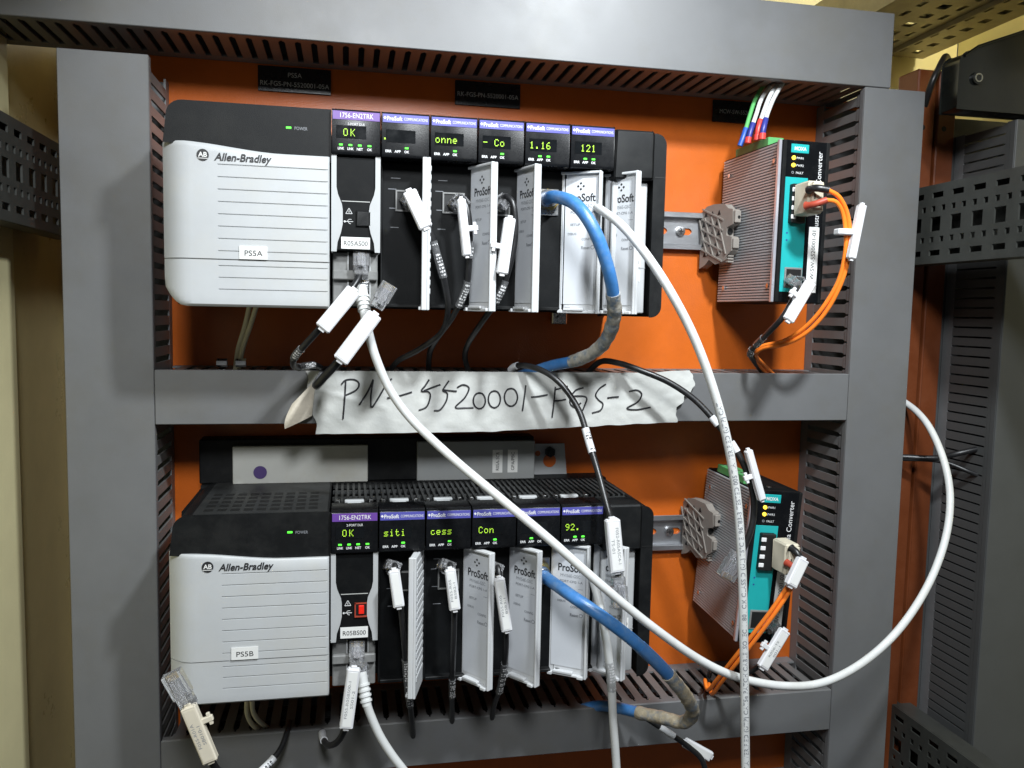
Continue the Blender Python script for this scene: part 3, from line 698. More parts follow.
# ================================================================ media converters
def converter(label, loc, rot, lower):
    w, h, dp = 45.5, 134.5, 103.
    t = Thing('media_converter', label, 'media converter', loc, 'teal and black media converters', rot)
    X, Y, Z = t.loc     # base: bottom front-left corner
    yb = Y+dp
    t.part('body', MB().box(X+2.2, X+w, Y+2.2, yb, Z, Z+h, .8), 'black')
    fins = MB(); n = 54
    for k in range(n):
        z = Z+1+k*(h-2)/n; fins.prism([(X+2.2, z), (X+1.1, z+.4), (X+1.1, z+1.75), (X+2.2, z+2.1)], 'y', Y+5, yb-1)
    t.part('cooling_fins', fins, 'alu', kind='stuff')
    t.part('fin_edge', MB().box(X-.5, X+2.1, Y+1.2, Y+5.0, Z, Z+h, .5), 'alu_edge')
    ft = t.part('front_panel', MB().box(X+2.2, X+w, Y, Y+2.2, Z, Z+h, .7), 'gloss')
    t.part('front_edge', MB().box(X+2.3, X+5.5, Y-.6, Y+.3, Z+.4, Z+h-.4, .3).box(X+w-3, X+w-.1, Y-.6, Y+.3, Z+.4, Z+h-.4, .3), 'black_top', parent=ft)
    t.part('top_recess', MB().box(X+8, X+w-8, Y+10, Y+60, Z+h-.3, Z+h+.25), 'black_top')
    t.part('top_screw', MB().cyl((X+22, Y+16, Z+h), (X+22, Y+16, Z+h+.8), 2.4, 14), 'steel')
    t.part('teal_panel', MB().box(X+5.8, X+26.5, Y-.45, Y+.2, Z+9, Z+104, .15), 'teal', parent=ft)
    lb = t.part('brand_badge', MB().box(X+9.6, X+26, Y-.5, Y+.2, Z+h-10.5, Z+h-3.2, .3), 'teal', parent=ft)
    t.part('badge_text', flat_text('MOXA', X+17.8, Y-.65, Z+h-6.9, 4.2, bold=1, width=11), 'print_w', parent=lb)
    for k, c in enumerate(('PWR1', 'PWR2', 'FAULT')):
        z = Z+h-14.6-k*6
        if k < 2: t.part('status_led', MB().cyl((X+12.2, Y+.1, z), (X+12.2, Y-.9, z), 1.7, 14), 'led_y', parent=ft)
        else: t.part('status_led', MB().ring((X+12, Y-.1, z), (0,-1,0), 1.1, .7, .3, 12), 'print_g', parent=ft)
        t.part('led_print', flat_text(c, X+18.4, Y-.3, z, 2.6, width=7), 'print_w', parent=ft)
    t.part('vertical_print', text(MB(), 'Industrial Media Converter', (X+36.5, Y-.3, Z+h-8), (0,0,1), (-1,0,0), 6.6, 'r', width=70), 'print_w', parent=ft)
    st = t.part('sticker', MB().box(X+30.5, X+40.0, Y-.5, Y+.2, Z+9, Z+64, .1), 'sticker', parent=ft)
    t.part('sticker_text', text(MB(), 'MCW-SW-5520001-0'+('1' if not lower else '2'), (X+35.2, Y-.65, Z+37), (0,0,1), (-1,0,0), 5.2, width=50), 'print_k', parent=st)
    # fibre socket
    so = t.part('fibre_socket', MB().box(X+10, X+23, Y-6, Y, Z+66, Z+98, .6), 'hole', parent=ft)
    lat = MB()
    for k in range(4): lat.box(X+9.4, X+14, Y-6.6, Y-5.4, Z+69+k*7.4, Z+72.6+k*7.4, .4)
    t.part('socket_latches', lat, 'print_w', parent=so)
    p = t.part('network_port', MB().box(X+9.5, X+26, Y-1.2, Y+.1, Z+12.5, Z+29.5, .3), 'smoke', parent=ft)
    t.part('port_opening', MB().box(X+11, X+24.5, Y-1.5, Y-1.0, Z+14, Z+28), 'hole', parent=p)
    pr = MB()
    for z in (58, 52): pr.cyl((X+9.8, Y-.4, Z+z), (X+9.8, Y-.6, Z+z), .8, 10)
    t.part('port_dots', pr, 'navy', parent=ft)
    tb = t.part('terminal_plug', MB().box(X+3, X+18, Y+26, Y+84, Z+h-1, Z+h+7, .6), 'green')
    sc = MB()
    for k in range(6): sc.cyl((X+8, Y+31+k*9.6, Z+h+6.8), (X+8, Y+31+k*9.6, Z+h+7.4), 2.2, 12)
    t.part('terminal_screws', sc, 'steel', parent=tb)
    for (yy_, zz) in ((9, 118), (9, 14), (88, 118), (88, 14)):
        t.part('case_screw', MB().cyl((X+.3, Y+yy_, Z+zz), (X-.6, Y+yy_, Z+zz), 2.0, 14), 'steel')
    return t
converter('upper media converter, teal and black with finned left side', (349.5, -115, 14), (0, R(0.6), R(1.5)), False)
converter('lower media converter, partly behind hanging white cable', (330.5, -115, -280), (0, R(4.2), R(-2)), True)
# ================================================================ engraved name plates on the orange plate
def plate(x0, x1, z0, z1, lines, label):
    t = Thing('name_plate', label, 'name plate', ((x0+x1)/2, 0, z0), 'engraved black name plates')
    b = t.part('plate', MB().box(x0, x1, -1.6, 0, z0, z1, .3), 'nameplate')
    for s_, z, wd in lines: t.part('engraved_text', flat_text(s_, (x0+x1)/2, -1.75, z, 5.6, width=wd), 'print_dim', parent=b)
plate(-76.3, -15.2, 186, 207.2, (('PS5A', 200.6, 12), ('RK-FGS-PN-5520001-05A', 192.8, 58)), 'black engraved plate reading PS5A above the upper power supply')
plate(93.4, 153, 185.8, 207.2, (('RK-FGS-PN-5520001-05A', 195.5, 56),), 'black engraved plate above the middle of the upper rack')
plate(341, 392, 187, 207.2, (('MCW-SW-5520001', 197, 38),), 'black engraved plate behind the wires of the upper media converter')
# ================================================================ cables
def tag(t, p0, p1, w, th=5., txt=None, m='tag', tab=None, nrm=(0,-1,0), txt_flip=False):
    """flag-type cable marker: rounded bar with end nubs, printed strip under a clear window"""
    p0, p1 = V3(p0), V3(p1); a = (p1-p0); L_ = a.length; a.normalize()
    n = V3(nrm); n = (n - a*n.dot(a)).normalized(); s_ = a.cross(n); c = (p0+p1)/2
    b = t.part('cable_tag', MB().obox(c, (a, s_, n), (L_/2, w/2, th/2), min(1.0, th*.3)), m, bevel=.25)
    for q_, g_ in ((p0, -1), (p1, 1)): t.part('tag_nub', MB().obox(q_+a*(.7*g_), (a, s_, n), (1.0, w*.22, th*.25), .3), m, parent=b)
    if w > 6.5:
        t.part('tag_insert', MB().obox(c+n*(th/2+.05), (a, s_, n), (L_/2-2.2, w/2-1.6, .15), .05), 'sticker' if m == 'tag' else m, parent=b)
    if txt:
        lines = txt.split('|'); k = len(lines); d_, u_ = (a, -s_) if txt_flip else (-a, s_)
        mb = MB()
        for i, q in enumerate(lines):
            off = (k-1)/2 - i
            text(mb, q, c + n*(th/2+.32) + u_*(off*w*.36), d_, u_, min(3.4, w*.42) if k == 1 else w*.30, width=min(L_*.78, 1.9*len(q)+2))
        t.part('tag_text', mb, 'print_g', parent=b)
    if tab:
        q = c + a*(tab[0]*L_/2) + s_*(tab[1]*(w/2+3.2))
        t.part('tag_tie', MB().obox(q, (s_, a, n), (3.8, 2.0, 1.6), .5).obox(q+s_*(tab[1]*1.5)+a*3, (s_, a, n), (1.2, 1.4, 1.2), .3).obox(q+s_*(tab[1]*1.5)-a*3, (s_, a, n), (1.2, 1.4, 1.2), .3), m, parent=b)
    return b
def plug(t, p0, p1, m='clear', nrm=(0,-1,0), w=11.7, h=8.):
    """RJ45 plug from its tip p0 to the cable end p1"""
    p0, p1 = V3(p0), V3(p1); a = p1-p0; L_ = a.length; a.normalize()
    n = V3(nrm); n = (n - a*n.dot(a)).normalized(); s_ = a.cross(n); c = (p0+p1)/2
    b = t.part('network_plug', MB().obox(p0+a*(L_*.34), (a, s_, n), (L_*.34, w/2, h/2), .5).obox(p0+a*(L_*.82), (a, s_, n), (L_*.17, w*.42, h*.42), .6), m)
    t.part('plug_latch', MB().obox(p0+a*(L_*.42)+n*(h/2+1.6), (a*.97+n*.22, s_, n*.97-a*.22), (L_*.38, w*.22, .5), .2), m, parent=b)
    g = MB(); core = MB()
    for k in range(8): g.obox(p0+a*2.4+s_*((k-3.5)*1.05)+n*(h*.18), (a, s_, n), (2.2, .22, h*.14))
    for k in range(4): core.obox(p0+a*(L_*.5)+s_*((k-1.5)*1.9), (a, s_, n), (L_*.30, .6, .6))
    t.part('contact_pins', g, 'gold', parent=b, kind='stuff'); t.part('wire_ends', core, 'print_g' if m == 'clear' else m, parent=b, kind='stuff')
    return b
def boot(t, p0, p1, r0, r1, m, ribs=4):
    p0, p1 = V3(p0), V3(p1)
    b = t.part('strain_relief', MB().tube([p0, p0+(p1-p0)*.5, p1], [r0, (r0+r1)/2, r1], 14), m, smooth=True)
    g = MB()
    for k in range(ribs):
        q = p0+(p1-p0)*(.35+.62*k/ribs); dd = (p1-p0).normalized(); rr = r0+(r1-r0)*(.35+.62*k/ribs)
        g.ring(q, dd, rr+.9, rr-.3, 1.6, 14)
    t.part('relief_ribs', g, m, parent=b)
    return b
def sleeve(t, path, pa, pb, r, m='sleeve', name='marker_sleeve', prints=True):
    i, j = sorted((nearest(path, pa), nearest(path, pb))); seg = path[i:j+1]
    if len(seg) < 2: seg = path[i:i+3]
    mb = MB().tube(seg, r, 14)
    if 'wrap' in name:
        def wob(v):
            i_ = nearest(seg, v); q = v-seg[i_]
            return v + q.normalized()*(.7*noise.noise(v*.09)+.5*noise.noise(v*.3)+.15*math.sin(i_*1.3)) if q.length > .1 else v
        mb.xform(wob)
    b = t.part(name, mb, m)
    if prints:
        g = MB()
        for k in range(1, len(seg)-1, 1):
            if random.random() < .3: continue
            dd = (seg[k+1]-seg[k]).normalized(); sd = dd.cross(V3((0,-1,0))).normalized(); nn = sd.cross(dd)
            if nn.y > 0: nn = -nn
            for q in range(3):
                a_ = -.7+.5*q+random.uniform(-.1,.25)
                g.obox(seg[k]+(nn*math.cos(a_)+sd*math.sin(a_))*(r+.02), (dd, (sd*math.cos(a_)-nn*math.sin(a_)), (nn*math.cos(a_)+sd*math.sin(a_))), (random.uniform(.35,.8), random.uniform(.3,.75), .06))
        t.part('sleeve_print', g, 'print_k' if m != 'sleeve' else 'print_w', parent=b, smooth=False, kind='stuff')
    return b
def cable(name, label, pts, r, m, cat='cable', group=None, step=2.2):
    path = spline(pts, step); t = Thing(name, label, cat, pts[0], group)
    t.path = path
    t.part('jacket', MB().tube(path, r, 16 if r > 3 else 12), m)
    return t
GK = 'black network cables with white tags'
# --- upper rack ---
t = cable('network_cable', 'black tagged cable plugged into upper-rack module with blank display', [(44.2,-129.0,81.8),(45.9,-146.0,78.3),(51.2,-152.0,70.0),(57.7,-153.0,57.4),(64.0,-151.0,39.1),(69.8,-147.0,20.6),(73.3,-138.0,1.6),(70.5,-118.0,-16.1),(54.6,-98.0,-30.4),(39.9,-80.0,-40.4),(33.0,-58.0,-52.7)], 2.3, 'cable_k', group=GK)
plug(t, (43.5,-128.0,82.7), (47.2,-148.0,76.7)); tag(t, (42.1,-158.0,85.0), (54.2,-160.0,59.4), 10, 4.5, 'F055-R05A|SB05-1'); sleeve(t, t.path, (60.1,-152.0,51.8), (69.6,-148.0,26.4), 2.9)
t = cable('network_cable', 'black tagged cable plugged into upper-rack module reading onne', [(78.6,-129.0,82.7),(81.6,-146.0,82.8),(85.4,-151.0,73.0),(87.2,-151.0,54.4),(86.9,-150.0,34.8),(85.5,-146.0,18.1),(77.7,-134.0,-2.8),(69.1,-110.0,-19.5),(65.3,-86.0,-32.5),(66.6,-58.0,-52.5)], 2.3, 'cable_k', group=GK)
plug(t, (78.7,-128.0,82.8), (82.8,-148.0,79.0)); tag(t, (79.2,-158.0,81.1), (83.9,-160.0,40.6), 6.2, 6, None, tab=(.05,-1)); sleeve(t, t.path, (87.2,-151.0,52.9), (86.1,-150.0,39.9), 2.9); sleeve(t, t.path, (85.3,-147.0,22.5), (80.5,-140.0,5.5), 2.9)
t = cable('network_cable', 'black tagged cable plugged into upper-rack module reading - Co', [(113.0,-129.0,85.0),(115.1,-146.0,85.8),(119.5,-151.0,78.1),(120.8,-151.0,55.6),(116.2,-150.0,30.6),(109.2,-145.0,9.8),(100.3,-122.0,-9.4),(94.9,-96.0,-25.2),(95.5,-76.0,-37.7),(102.5,-58.0,-53.2)], 2.3, 'cable_k', group=GK)
plug(t, (112.4,-128.0,84.4), (115.6,-148.0,81.2)); tag(t, (115.3,-158.0,69.2), (109.8,-160.0,28.5), 8.4, 5, 'F055-R05|ASB3-1', tab=(.05,1)); sleeve(t, t.path, (114.2,-149.0,24.7), (108.5,-145.0,8.3), 2.9)
t = cable('coaxial_cable', 'thick sky blue cable hanging from upper rack, dirty tape round its lower bend', [(146.9,-134.0,87.4),(149.4,-158.0,85.9),(156.5,-185.0,77.8),(166.5,-195.0,61.8),(176.6,-195.0,40.1),(186.5,-185.0,16.1),(193.8,-165.0,-4.8),(192.9,-140.0,-23.8),(181.8,-112.0,-36.4),(166.3,-88.0,-43.0),(145.5,-62.0,-53.5)], 4.7, 'cable_b')
sleeve(t, t.path, (186.5,-185.0,16.8), (177.6,-106.0,-38.5), 5.3, 'dirty', 'tape_wrap', False)
t.part('cable_connector', MB().cyl(t.path[0], t.path[3], 6.6, 20), 'steel')
t = cable('network_cable', 'white printed cable falling from upper rack down to the bottom edge', [(187.0,-130.0,84.5),(186.0,-152.0,78.8),(191.7,-185.0,63.9),(203.0,-203.0,43.9),(219.7,-210.0,17.8),(237.2,-212.0,-12.5),(253.0,-212.0,-47.6),(266.3,-212.0,-87.1),(276.1,-212.0,-131.0),(282.4,-212.0,-183.1),(286.9,-212.0,-243.7),(290.3,-212.0,-297.6),(294.1,-212.0,-360.5)], 3.25, 'cable_w', group='white network cables')
sleeve(t, t.path, (209.6,-206.0,33.6), (215.9,-208.0,24.0), 3.3, 'sleeve_w', 'printed_band', False)
# running print along the jacket
def cable_print(t, s_, pa, pb, r, size):
    i, j = nearest(t.path, pa), nearest(t.path, pb); seg = t.path[i:j+1] if i < j else t.path[j:i+1][::-1]
    ln = [0]
    for a, b in zip(seg[:-1], seg[1:]): ln.append(ln[-1]+(b-a).length)
    mb = MB(); d = 0; k = 0
    eye = V3((0, -752, 0))
    while d < ln[-1]-size:
        c = s_[k % len(s_)]; k += 1
        v, f, adv = GL[(c, 1)]
        q = max(i_ for i_ in range(len(ln)) if ln[i_] <= d); q = min(q, len(seg)-2)
        tt = (seg[q+1]-seg[q]).normalized(); pos = seg[q]+tt*(d-ln[q])
        nn = V3((-.25,-1,0)); nn = (nn-tt*nn.dot(tt)).normalized(); ss = nn.cross(tt)
        vs = []
        for x_, y_ in v:
            off = (y_-.35)*size; ang = off/r
            vs.append(pos + tt*(x_*size) + ss*(math.sin(ang)*(r+.08)) + nn*(math.cos(ang)*(r+.08)))
        mb.add(vs, f); d += adv*size*1.08
    t.part('jacket_print', mb, 'print_g')
cable_print(t, 'TIA VERIFIED (UTP) CAT5e PATCH CABLE ISO/IEC 11801 CM CLASS D (UL) 75°C E196783-3 TESTED 005 ', (292.1,-212.0,-335.1), (256.4,-212.0,-55.5), 3.25, 4.6)
t = cable('network_cable', 'long pale cable looping from upper purple-striped module round the right duct', [(11.2,-149.0,-1.1),(14.1,-151.0,-13.9),(19.9,-150.0,-34.1),(30.3,-148.0,-57.6),(46.4,-150.0,-79.6),(73.4,-162.0,-104.7),(106.6,-186.0,-131.3),(140.6,-200.0,-159.1),(176.5,-206.0,-190.7),(215.7,-205.0,-223.4),(258.1,-200.0,-254.6),(293.7,-195.0,-273.2),(334.6,-190.0,-284.8),(372.3,-185.0,-286.5),(413.9,-175.0,-276.3),(452.0,-165.0,-254.7),(488.1,-150.0,-224.6),(514.3,-135.0,-190.4),(529.2,-120.0,-158.5),(534.1,-105.0,-129.7),(536.8,-82.0,-102.7),(540.5,-55.0,-87.1),(542.2,-22.0,-76.0)], 3.2, 'cable_w', group='white network cables', step=3)
boot(t, (9.2,-140.0,17.0), (11.9,-149.0,-2.5), 4.6, 3.6, 'cable_w'); plug(t, (9.3,-132.0,21.7), (9.1,-142.0,15.5))
t = cable('network_cable', 'black tagged cable plugged into upper purple-striped module under sticker R05AS00', [(9.1,-142.0,29.2),(6.2,-149.0,21.0),(-1.5,-154.0,10.0),(-18.1,-156.0,-11.5),(-30.1,-150.0,-25.3),(-38.4,-138.0,-35.4),(-38.7,-122.0,-43.0),(-31.6,-104.0,-43.4),(-23.2,-88.0,-44.4),(-16.1,-60.0,-54.5)], 2.4, 'cable_k', group=GK)
plug(t, (9.2,-133.0,42.8), (9.0,-146.0,24.0)); tag(t, (4.0,-163.0,14.2), (-17.8,-165.0,-13.4), 11, 6.5); sleeve(t, t.path, (-33.0,-147.0,-28.4), (-38.4,-138.0,-36.1), 3.0); sleeve(t, t.path, (-36.2,-115.0,-43.5), (-26.8,-94.0,-44.0), 3.0)
t = cable('network_cable', 'black tagged cable with unplugged clear plug pointing up at tape corner', [(18.0,-160.0,-0.9),(2.8,-160.0,-23.1),(-6.9,-158.0,-36.8),(-15.4,-152.0,-46.5),(-22.0,-142.0,-54.6),(-22.1,-120.0,-54.3),(-16.1,-95.0,-47.0),(-10.5,-60.0,-56.1)], 3.0, 'cable_k', group=GK)
plug(t, (29.0,-163.0,19.0), (19.3,-162.0,1.9)); tag(t, (18.5,-168.0,-2.3), (-5.4,-169.0,-35.4), 11, 6.5); sleeve(t, t.path, (-21.4,-140.0,-54.1), (-19.5,-108.0,-51.5), 3.2, prints=False)
for a, lab in (("250,306,-62 245,326,-56 238,350,-48 236,372,-40", 'cream wire beneath upper power supply, left of its pair'),):
    pass
for pts, lab in (([(-77.3,-62.0,3.4),(-82.0,-56.0,-14.5),(-88.5,-48.0,-34.4),(-91.8,-42.0,-54.6)], 'left cream wire of the pair beneath the upper power supply'), ([(-71.7,-64.0,3.5),(-77.1,-58.0,-12.7),(-84.4,-50.0,-32.6),(-89.2,-44.0,-54.4)], 'right cream wire of the pair beneath the upper power supply')):
    cable('power_wire', lab, pts, 2.0, 'cream_w', 'wire', 'cream power wires')
for q, lab in (((-99.4,-60.0,-45.2), 'small steel ferrule nut lying on taped duct, left of cream wires'), ((-84.8,-60.0,-45.1), 'small steel ferrule nut lying on taped duct, right of cream wires')):
    t = Thing('ferrule_nut', lab, 'nut', q, 'steel nuts under the upper power supply'); t.part('nut', MB().cyl(V3(q)+V3((-4,0,1)), V3(q)+V3((4,0,1)), 3.4, 6), 'steel', smooth=False); t.part('bore', MB().cyl(V3(q)+V3((-4.3,0,1)), V3(q)+V3((-3.9,0,1)), 1.8, 12), 'hole')
t = cable('network_cable', 'black cable arching over tape, tag and clear plug hanging before lower rack', [(132.3,-62.0,-53.6),(138.1,-80.0,-43.8),(148.2,-96.0,-43.4),(160.6,-108.0,-49.0),(172.2,-116.0,-60.5),(182.1,-124.0,-78.2),(187.2,-134.0,-100.1),(190.9,-148.0,-121.5),(193.6,-162.0,-142.0),(196.0,-168.0,-154.5),(199.1,-170.0,-173.4),(202.3,-170.0,-196.9)], 2.5, 'cable_k', group=GK)
sleeve(t, t.path, (184.8,-130.0,-89.4), (189.5,-138.0,-109.0), 3.1, 'sleeve_w'); tag(t, (194.1,-176.0,-151.7), (198.6,-178.0,-191.8), 11, 7, 'F052-R05ASC4-1|TS-01', m='tag', txt_flip=True); plug(t, (203.3,-174.0,-219.8), (201.3,-173.0,-196.7)); sleeve(t, t.path, (134.6,-72.0,-47.7), (138.5,-82.0,-43.6), 3.1, 'sleeve_w', prints=False)
t = cable('network_cable', 'black cable crossing right of tape, clear plug hanging before lower media converter', [(204.2,-60.0,-53.4),(212.6,-76.0,-40.0),(224.1,-90.0,-39.9),(241.2,-102.0,-45.7),(263.2,-110.0,-55.0),(283.4,-118.0,-69.3),(299.1,-128.0,-88.1),(310.2,-136.0,-105.2),(318.6,-142.0,-123.3),(324.2,-145.0,-143.5),(324.7,-146.0,-164.0),(319.4,-146.0,-183.0),(311.5,-144.0,-200.0)], 2.6, 'cable_k', group=GK)
sleeve(t, t.path, (294.0,-125.0,-81.8), (300.0,-128.0,-88.9), 3.1, 'sleeve_w', prints=False); sleeve(t, t.path, (307.4,-134.0,-100.6), (312.9,-138.0,-109.9), 3.1, 'sleeve_w', prints=False)
plug(t, (303.2,-144.0,-212.2), (314.1,-145.0,-191.4), w=14, h=9); tag(t, (314.3,-152.0,-105.1), (326.3,-156.0,-145.2), 6, 6, None, tab=(.0,1))
# --- upper converter ---
def fibre_pair(label, conn, b_up, b_lo, p1, p2, grp):
    t = Thing('fibre_cable', label, 'fibre cable', p1[0], grp)
    c = V3(conn); 
    k = t.part('duplex_connector', MB().box(c.x-6.5, c.x+6.5, c.y-11, c.y+10, c.z-13, c.z+13, 1.2).box(c.x-5, c.x+5, c.y-15, c.y-11, c.z-11.6, c.z+11.6, .8), 'beige', bevel=.4)
    t.part('connector_arrow', MB().box(c.x-3.6, c.x-2.6, c.y-15.25, c.y-14.9, c.z-2, c.z+2), 'print_k', parent=k)
    t.part('black_boot', MB().tube(spline([V3(v) for v in b_up]), [3.6]+[2.9]*(len(spline([V3(v) for v in b_up]))-1), 14), 'cable_k', parent=k)
    t.part('red_boot', MB().tube(spline([V3(v) for v in b_lo]), [3.6]+[2.7]*(len(spline([V3(v) for v in b_lo]))-1), 14), 'red', parent=k)
    for p in (p1, p2): t.part('fibre', MB().tube(spline(p), 1.75, 12), 'fibre')
    return t
t = fibre_pair('orange fibre pair curving down from the upper media converter', (367.2,-133.0,97.8), [(359.9,-146.0,102.8),(361.2,-154.0,103.3),(370.0,-158.0,101.6)], [(358.0,-146.0,90.2),(361.6,-153.0,91.0),(369.4,-157.0,94.0)],
  [(369.2,-158.0,101.6),(378.4,-159.0,96.5),(386.8,-158.0,84.5),(391.1,-157.0,67.6),(392.5,-154.0,48.1),(389.9,-149.0,27.5),(383.5,-140.0,5.6),(374.5,-128.0,-11.3),(364.9,-112.0,-21.2),(353.3,-98.0,-25.4),(351.3,-88.0,-32.0),(366.0,-74.0,-40.7),(388.3,-56.0,-52.8)],
  [(368.5,-157.0,93.9),(376.7,-158.0,92.6),(384.0,-157.0,83.7),(388.3,-156.0,66.8),(389.6,-153.0,48.1),(387.8,-148.0,29.1),(380.3,-139.0,8.0),(372.1,-127.0,-8.0),(363.5,-111.0,-18.7),(352.8,-97.0,-23.7),(349.5,-86.0,-31.2),(364.2,-72.0,-42.7),(384.4,-56.0,-54.7)], 'orange fibre pairs')
tag(t, (398.2,-160.0,91.0), (391.2,-160.0,48.5), 6.5, 6, None); t.part('fibre_tie', MB().obox((385.1,-158.0,69.6), (EX, (0,1,0), EZ), (7, 4, 2.4), .8), 'tag')
t = cable('network_cable', 'black tagged cable leaving the port of the upper media converter', [(365.7,-122.0,30.1),(360.4,-136.0,26.3),(350.2,-144.0,13.0),(344.1,-142.0,0.8),(341.1,-126.0,-11.8),(342.5,-104.0,-22.7),(343.5,-92.0,-30.1),(357.0,-76.0,-38.9),(379.3,-56.0,-53.8)], 2.4, 'cable_k', group=GK)
plug(t, (365.4,-116.0,32.0), (361.0,-138.0,26.2)); tag(t, (362.2,-152.0,29.8), (343.2,-153.0,-1.5), 9, 5, None, tab=(-.15,1)); sleeve(t, t.path, (341.1,-118.0,-16.2), (342.8,-105.0,-22.6), 3.0); sleeve(t, t.path, (342.0,-98.0,-26.4), (345.5,-90.0,-31.9), 3.0)
for pts, m, fm, lab in (([(340.5,-62.0,152.1),(343.9,-62.0,161.9),(351.8,-56.0,181.1),(360.0,-50.0,197.9),(374.0,-44.0,218.1)], 'green_w', 'bluef', 'green wire with blue ferrule on upper media converter'),
                  ([(343.0,-72.0,153.8),(345.3,-72.0,164.2),(352.5,-66.0,178.8),(362.7,-56.0,196.6),(378.8,-48.0,215.6)], 'cable_w', 'navy', 'middle white wire with dark blue ferrule on upper media converter'),
                  ([(345.2,-84.0,154.1),(346.5,-84.0,165.1),(355.5,-76.0,182.7),(365.9,-66.0,197.9),(382.4,-54.0,216.0)], 'cable_w', 'redf', 'front white wire with red ferrule on upper media converter'),
                  ([(346.7,-90.0,153.8),(348.0,-90.0,163.9),(355.4,-82.0,177.9),(367.7,-70.0,195.3),(384.1,-58.0,215.1)], 'cable_w', 'navy', 'rightmost white wire on top of upper media converter')):
    t = cable('power_wire', lab, pts, 1.9, m, 'wire', 'wires into the upper media converter')
    n_ = max(3, len(t.path)//4)
    t.part('ferrule', MB().tube(t.path[:n_], 2.5, 12), fm)
    if m == 'cable_w': t.part('terminal_collar', MB().cyl(t.path[0]-V3((0,0,1)), t.path[1]+V3((0,0,1.5)), 3.0, 12), 'redf')
# --- lower rack ---
t = cable('network_cable', 'black tagged cable plugged into lower purple-striped module under sticker R05BS00', [(7.4,-142.0,-264.8),(5.1,-150.0,-272.0),(2.2,-155.0,-288.0),(-1.4,-153.0,-310.3),(-7.3,-140.0,-327.7),(-14.5,-118.0,-341.3),(-19.0,-96.0,-346.9),(-20.6,-70.0,-351.7)], 2.5, 'cable_k', group=GK)
plug(t, (7.4,-133.0,-252.9), (6.6,-148.0,-266.8)); tag(t, (5.0,-164.0,-259.6), (-0.6,-166.0,-303.7), 9.5, 6, 'F055-R05BS00-1|SS01-2'); sleeve(t, t.path, (-18.0,-104.0,-346.1), (-19.4,-84.0,-348.0), 3.1, 'sleeve_w')
t = cable('network_cable', 'pale cable dropping from lower purple-striped module out of the bottom edge', [(14.8,-150.0,-295.2),(17.8,-150.0,-304.1),(24.6,-150.0,-320.3),(33.7,-150.0,-336.1),(43.7,-150.0,-350.6),(55.3,-150.0,-367.8)], 3.2, 'cable_w', group='white network cables')
boot(t, (10.4,-142.0,-272.8), (14.8,-150.0,-296.0), 4.4, 3.5, 'cable_w'); plug(t, (9.8,-132.0,-270.9), (10.3,-144.0,-273.5))
t = cable('network_cable', 'yellowed tag and clear plug dangling at lower left corner', [(-107.5,-168.0,-273.4),(-101.1,-168.0,-294.3),(-93.7,-166.0,-321.1),(-87.9,-160.0,-335.5),(-77.0,-150.0,-357.0)], 2.8, 'cable_k', group=GK)
plug(t, (-118.9,-172.0,-251.3), (-107.0,-171.0,-276.4), w=13.5, h=8); tag(t, (-107.7,-174.0,-274.8), (-92.9,-175.0,-315.4), 10.5, 6.5, 'F055-R01A|SB010-1', m='tag_y', tab=(-.35,-1))
t = cable('network_cable', 'black cable with white sleeve below the lower power supply', [(-47.0,-66.0,-346.4),(-48.1,-84.0,-345.6),(-52.0,-96.0,-352.5),(-58.3,-104.0,-357.5),(-66.9,-110.0,-363.2),(-81.4,-115.0,-373.6)], 2.3, 'cable_k', group=GK)
sleeve(t, t.path, (-56.9,-102.0,-357.1), (-68.3,-111.0,-364.2), 3.0, 'sleeve_w')
for (k, tg, pts, sl, lab, tx) in ((0, ((33.6,-158.0,-189.6), (37.4,-160.0,-217.1)), [(33.0,-129.0,-195.6),(35.0,-146.0,-190.4),(37.7,-153.0,-206.6),(40.2,-152.0,-230.1),(43.0,-148.0,-259.0),(46.5,-134.0,-293.3),(50.8,-112.0,-322.4),(55.2,-80.0,-359.0),(57.7,-62.0,-380.6)], ((43.1,-147.0,-263.4), (49.3,-120.0,-311.7)), 'black tagged cable plugged into lower-rack module reading siti', None),
                     (1, ((75.0,-158.0,-190.6), (79.0,-160.0,-221.5)), [(73.9,-129.0,-197.3),(76.5,-146.0,-191.4),(78.9,-153.0,-208.6),(79.4,-152.0,-232.3),(79.8,-146.0,-262.2),(82.3,-124.0,-299.0),(86.2,-96.0,-329.7),(91.2,-60.0,-372.6)], ((81.1,-132.0,-287.0), (83.6,-114.0,-309.6)), 'black tagged cable plugged into lower-rack module reading cess', 'F055-R05|BSB2-1'),
                     (2, ((111.9,-160.0,-198.5), (118.7,-161.0,-239.6)), [(112.0,-129.0,-198.9),(113.6,-146.0,-195.3),(116.7,-153.0,-218.2),(119.7,-152.0,-244.0),(121.0,-144.0,-269.8),(121.7,-122.0,-302.8),(122.2,-94.0,-331.7),(125.3,-60.0,-372.7)], ((121.4,-142.0,-273.9), (121.7,-118.0,-307.2)), 'black tagged cable plugged into lower-rack module reading Con', 'F055-R05|BSB3-1')):
    t = cable('network_cable', lab, pts, 2.3, 'cable_k', group=GK)
    plug(t, pts[0], pts[1]); tag(t, tg[0], tg[1], 8.2, 5, tx); sleeve(t, t.path, sl[0], sl[1], 3.0)
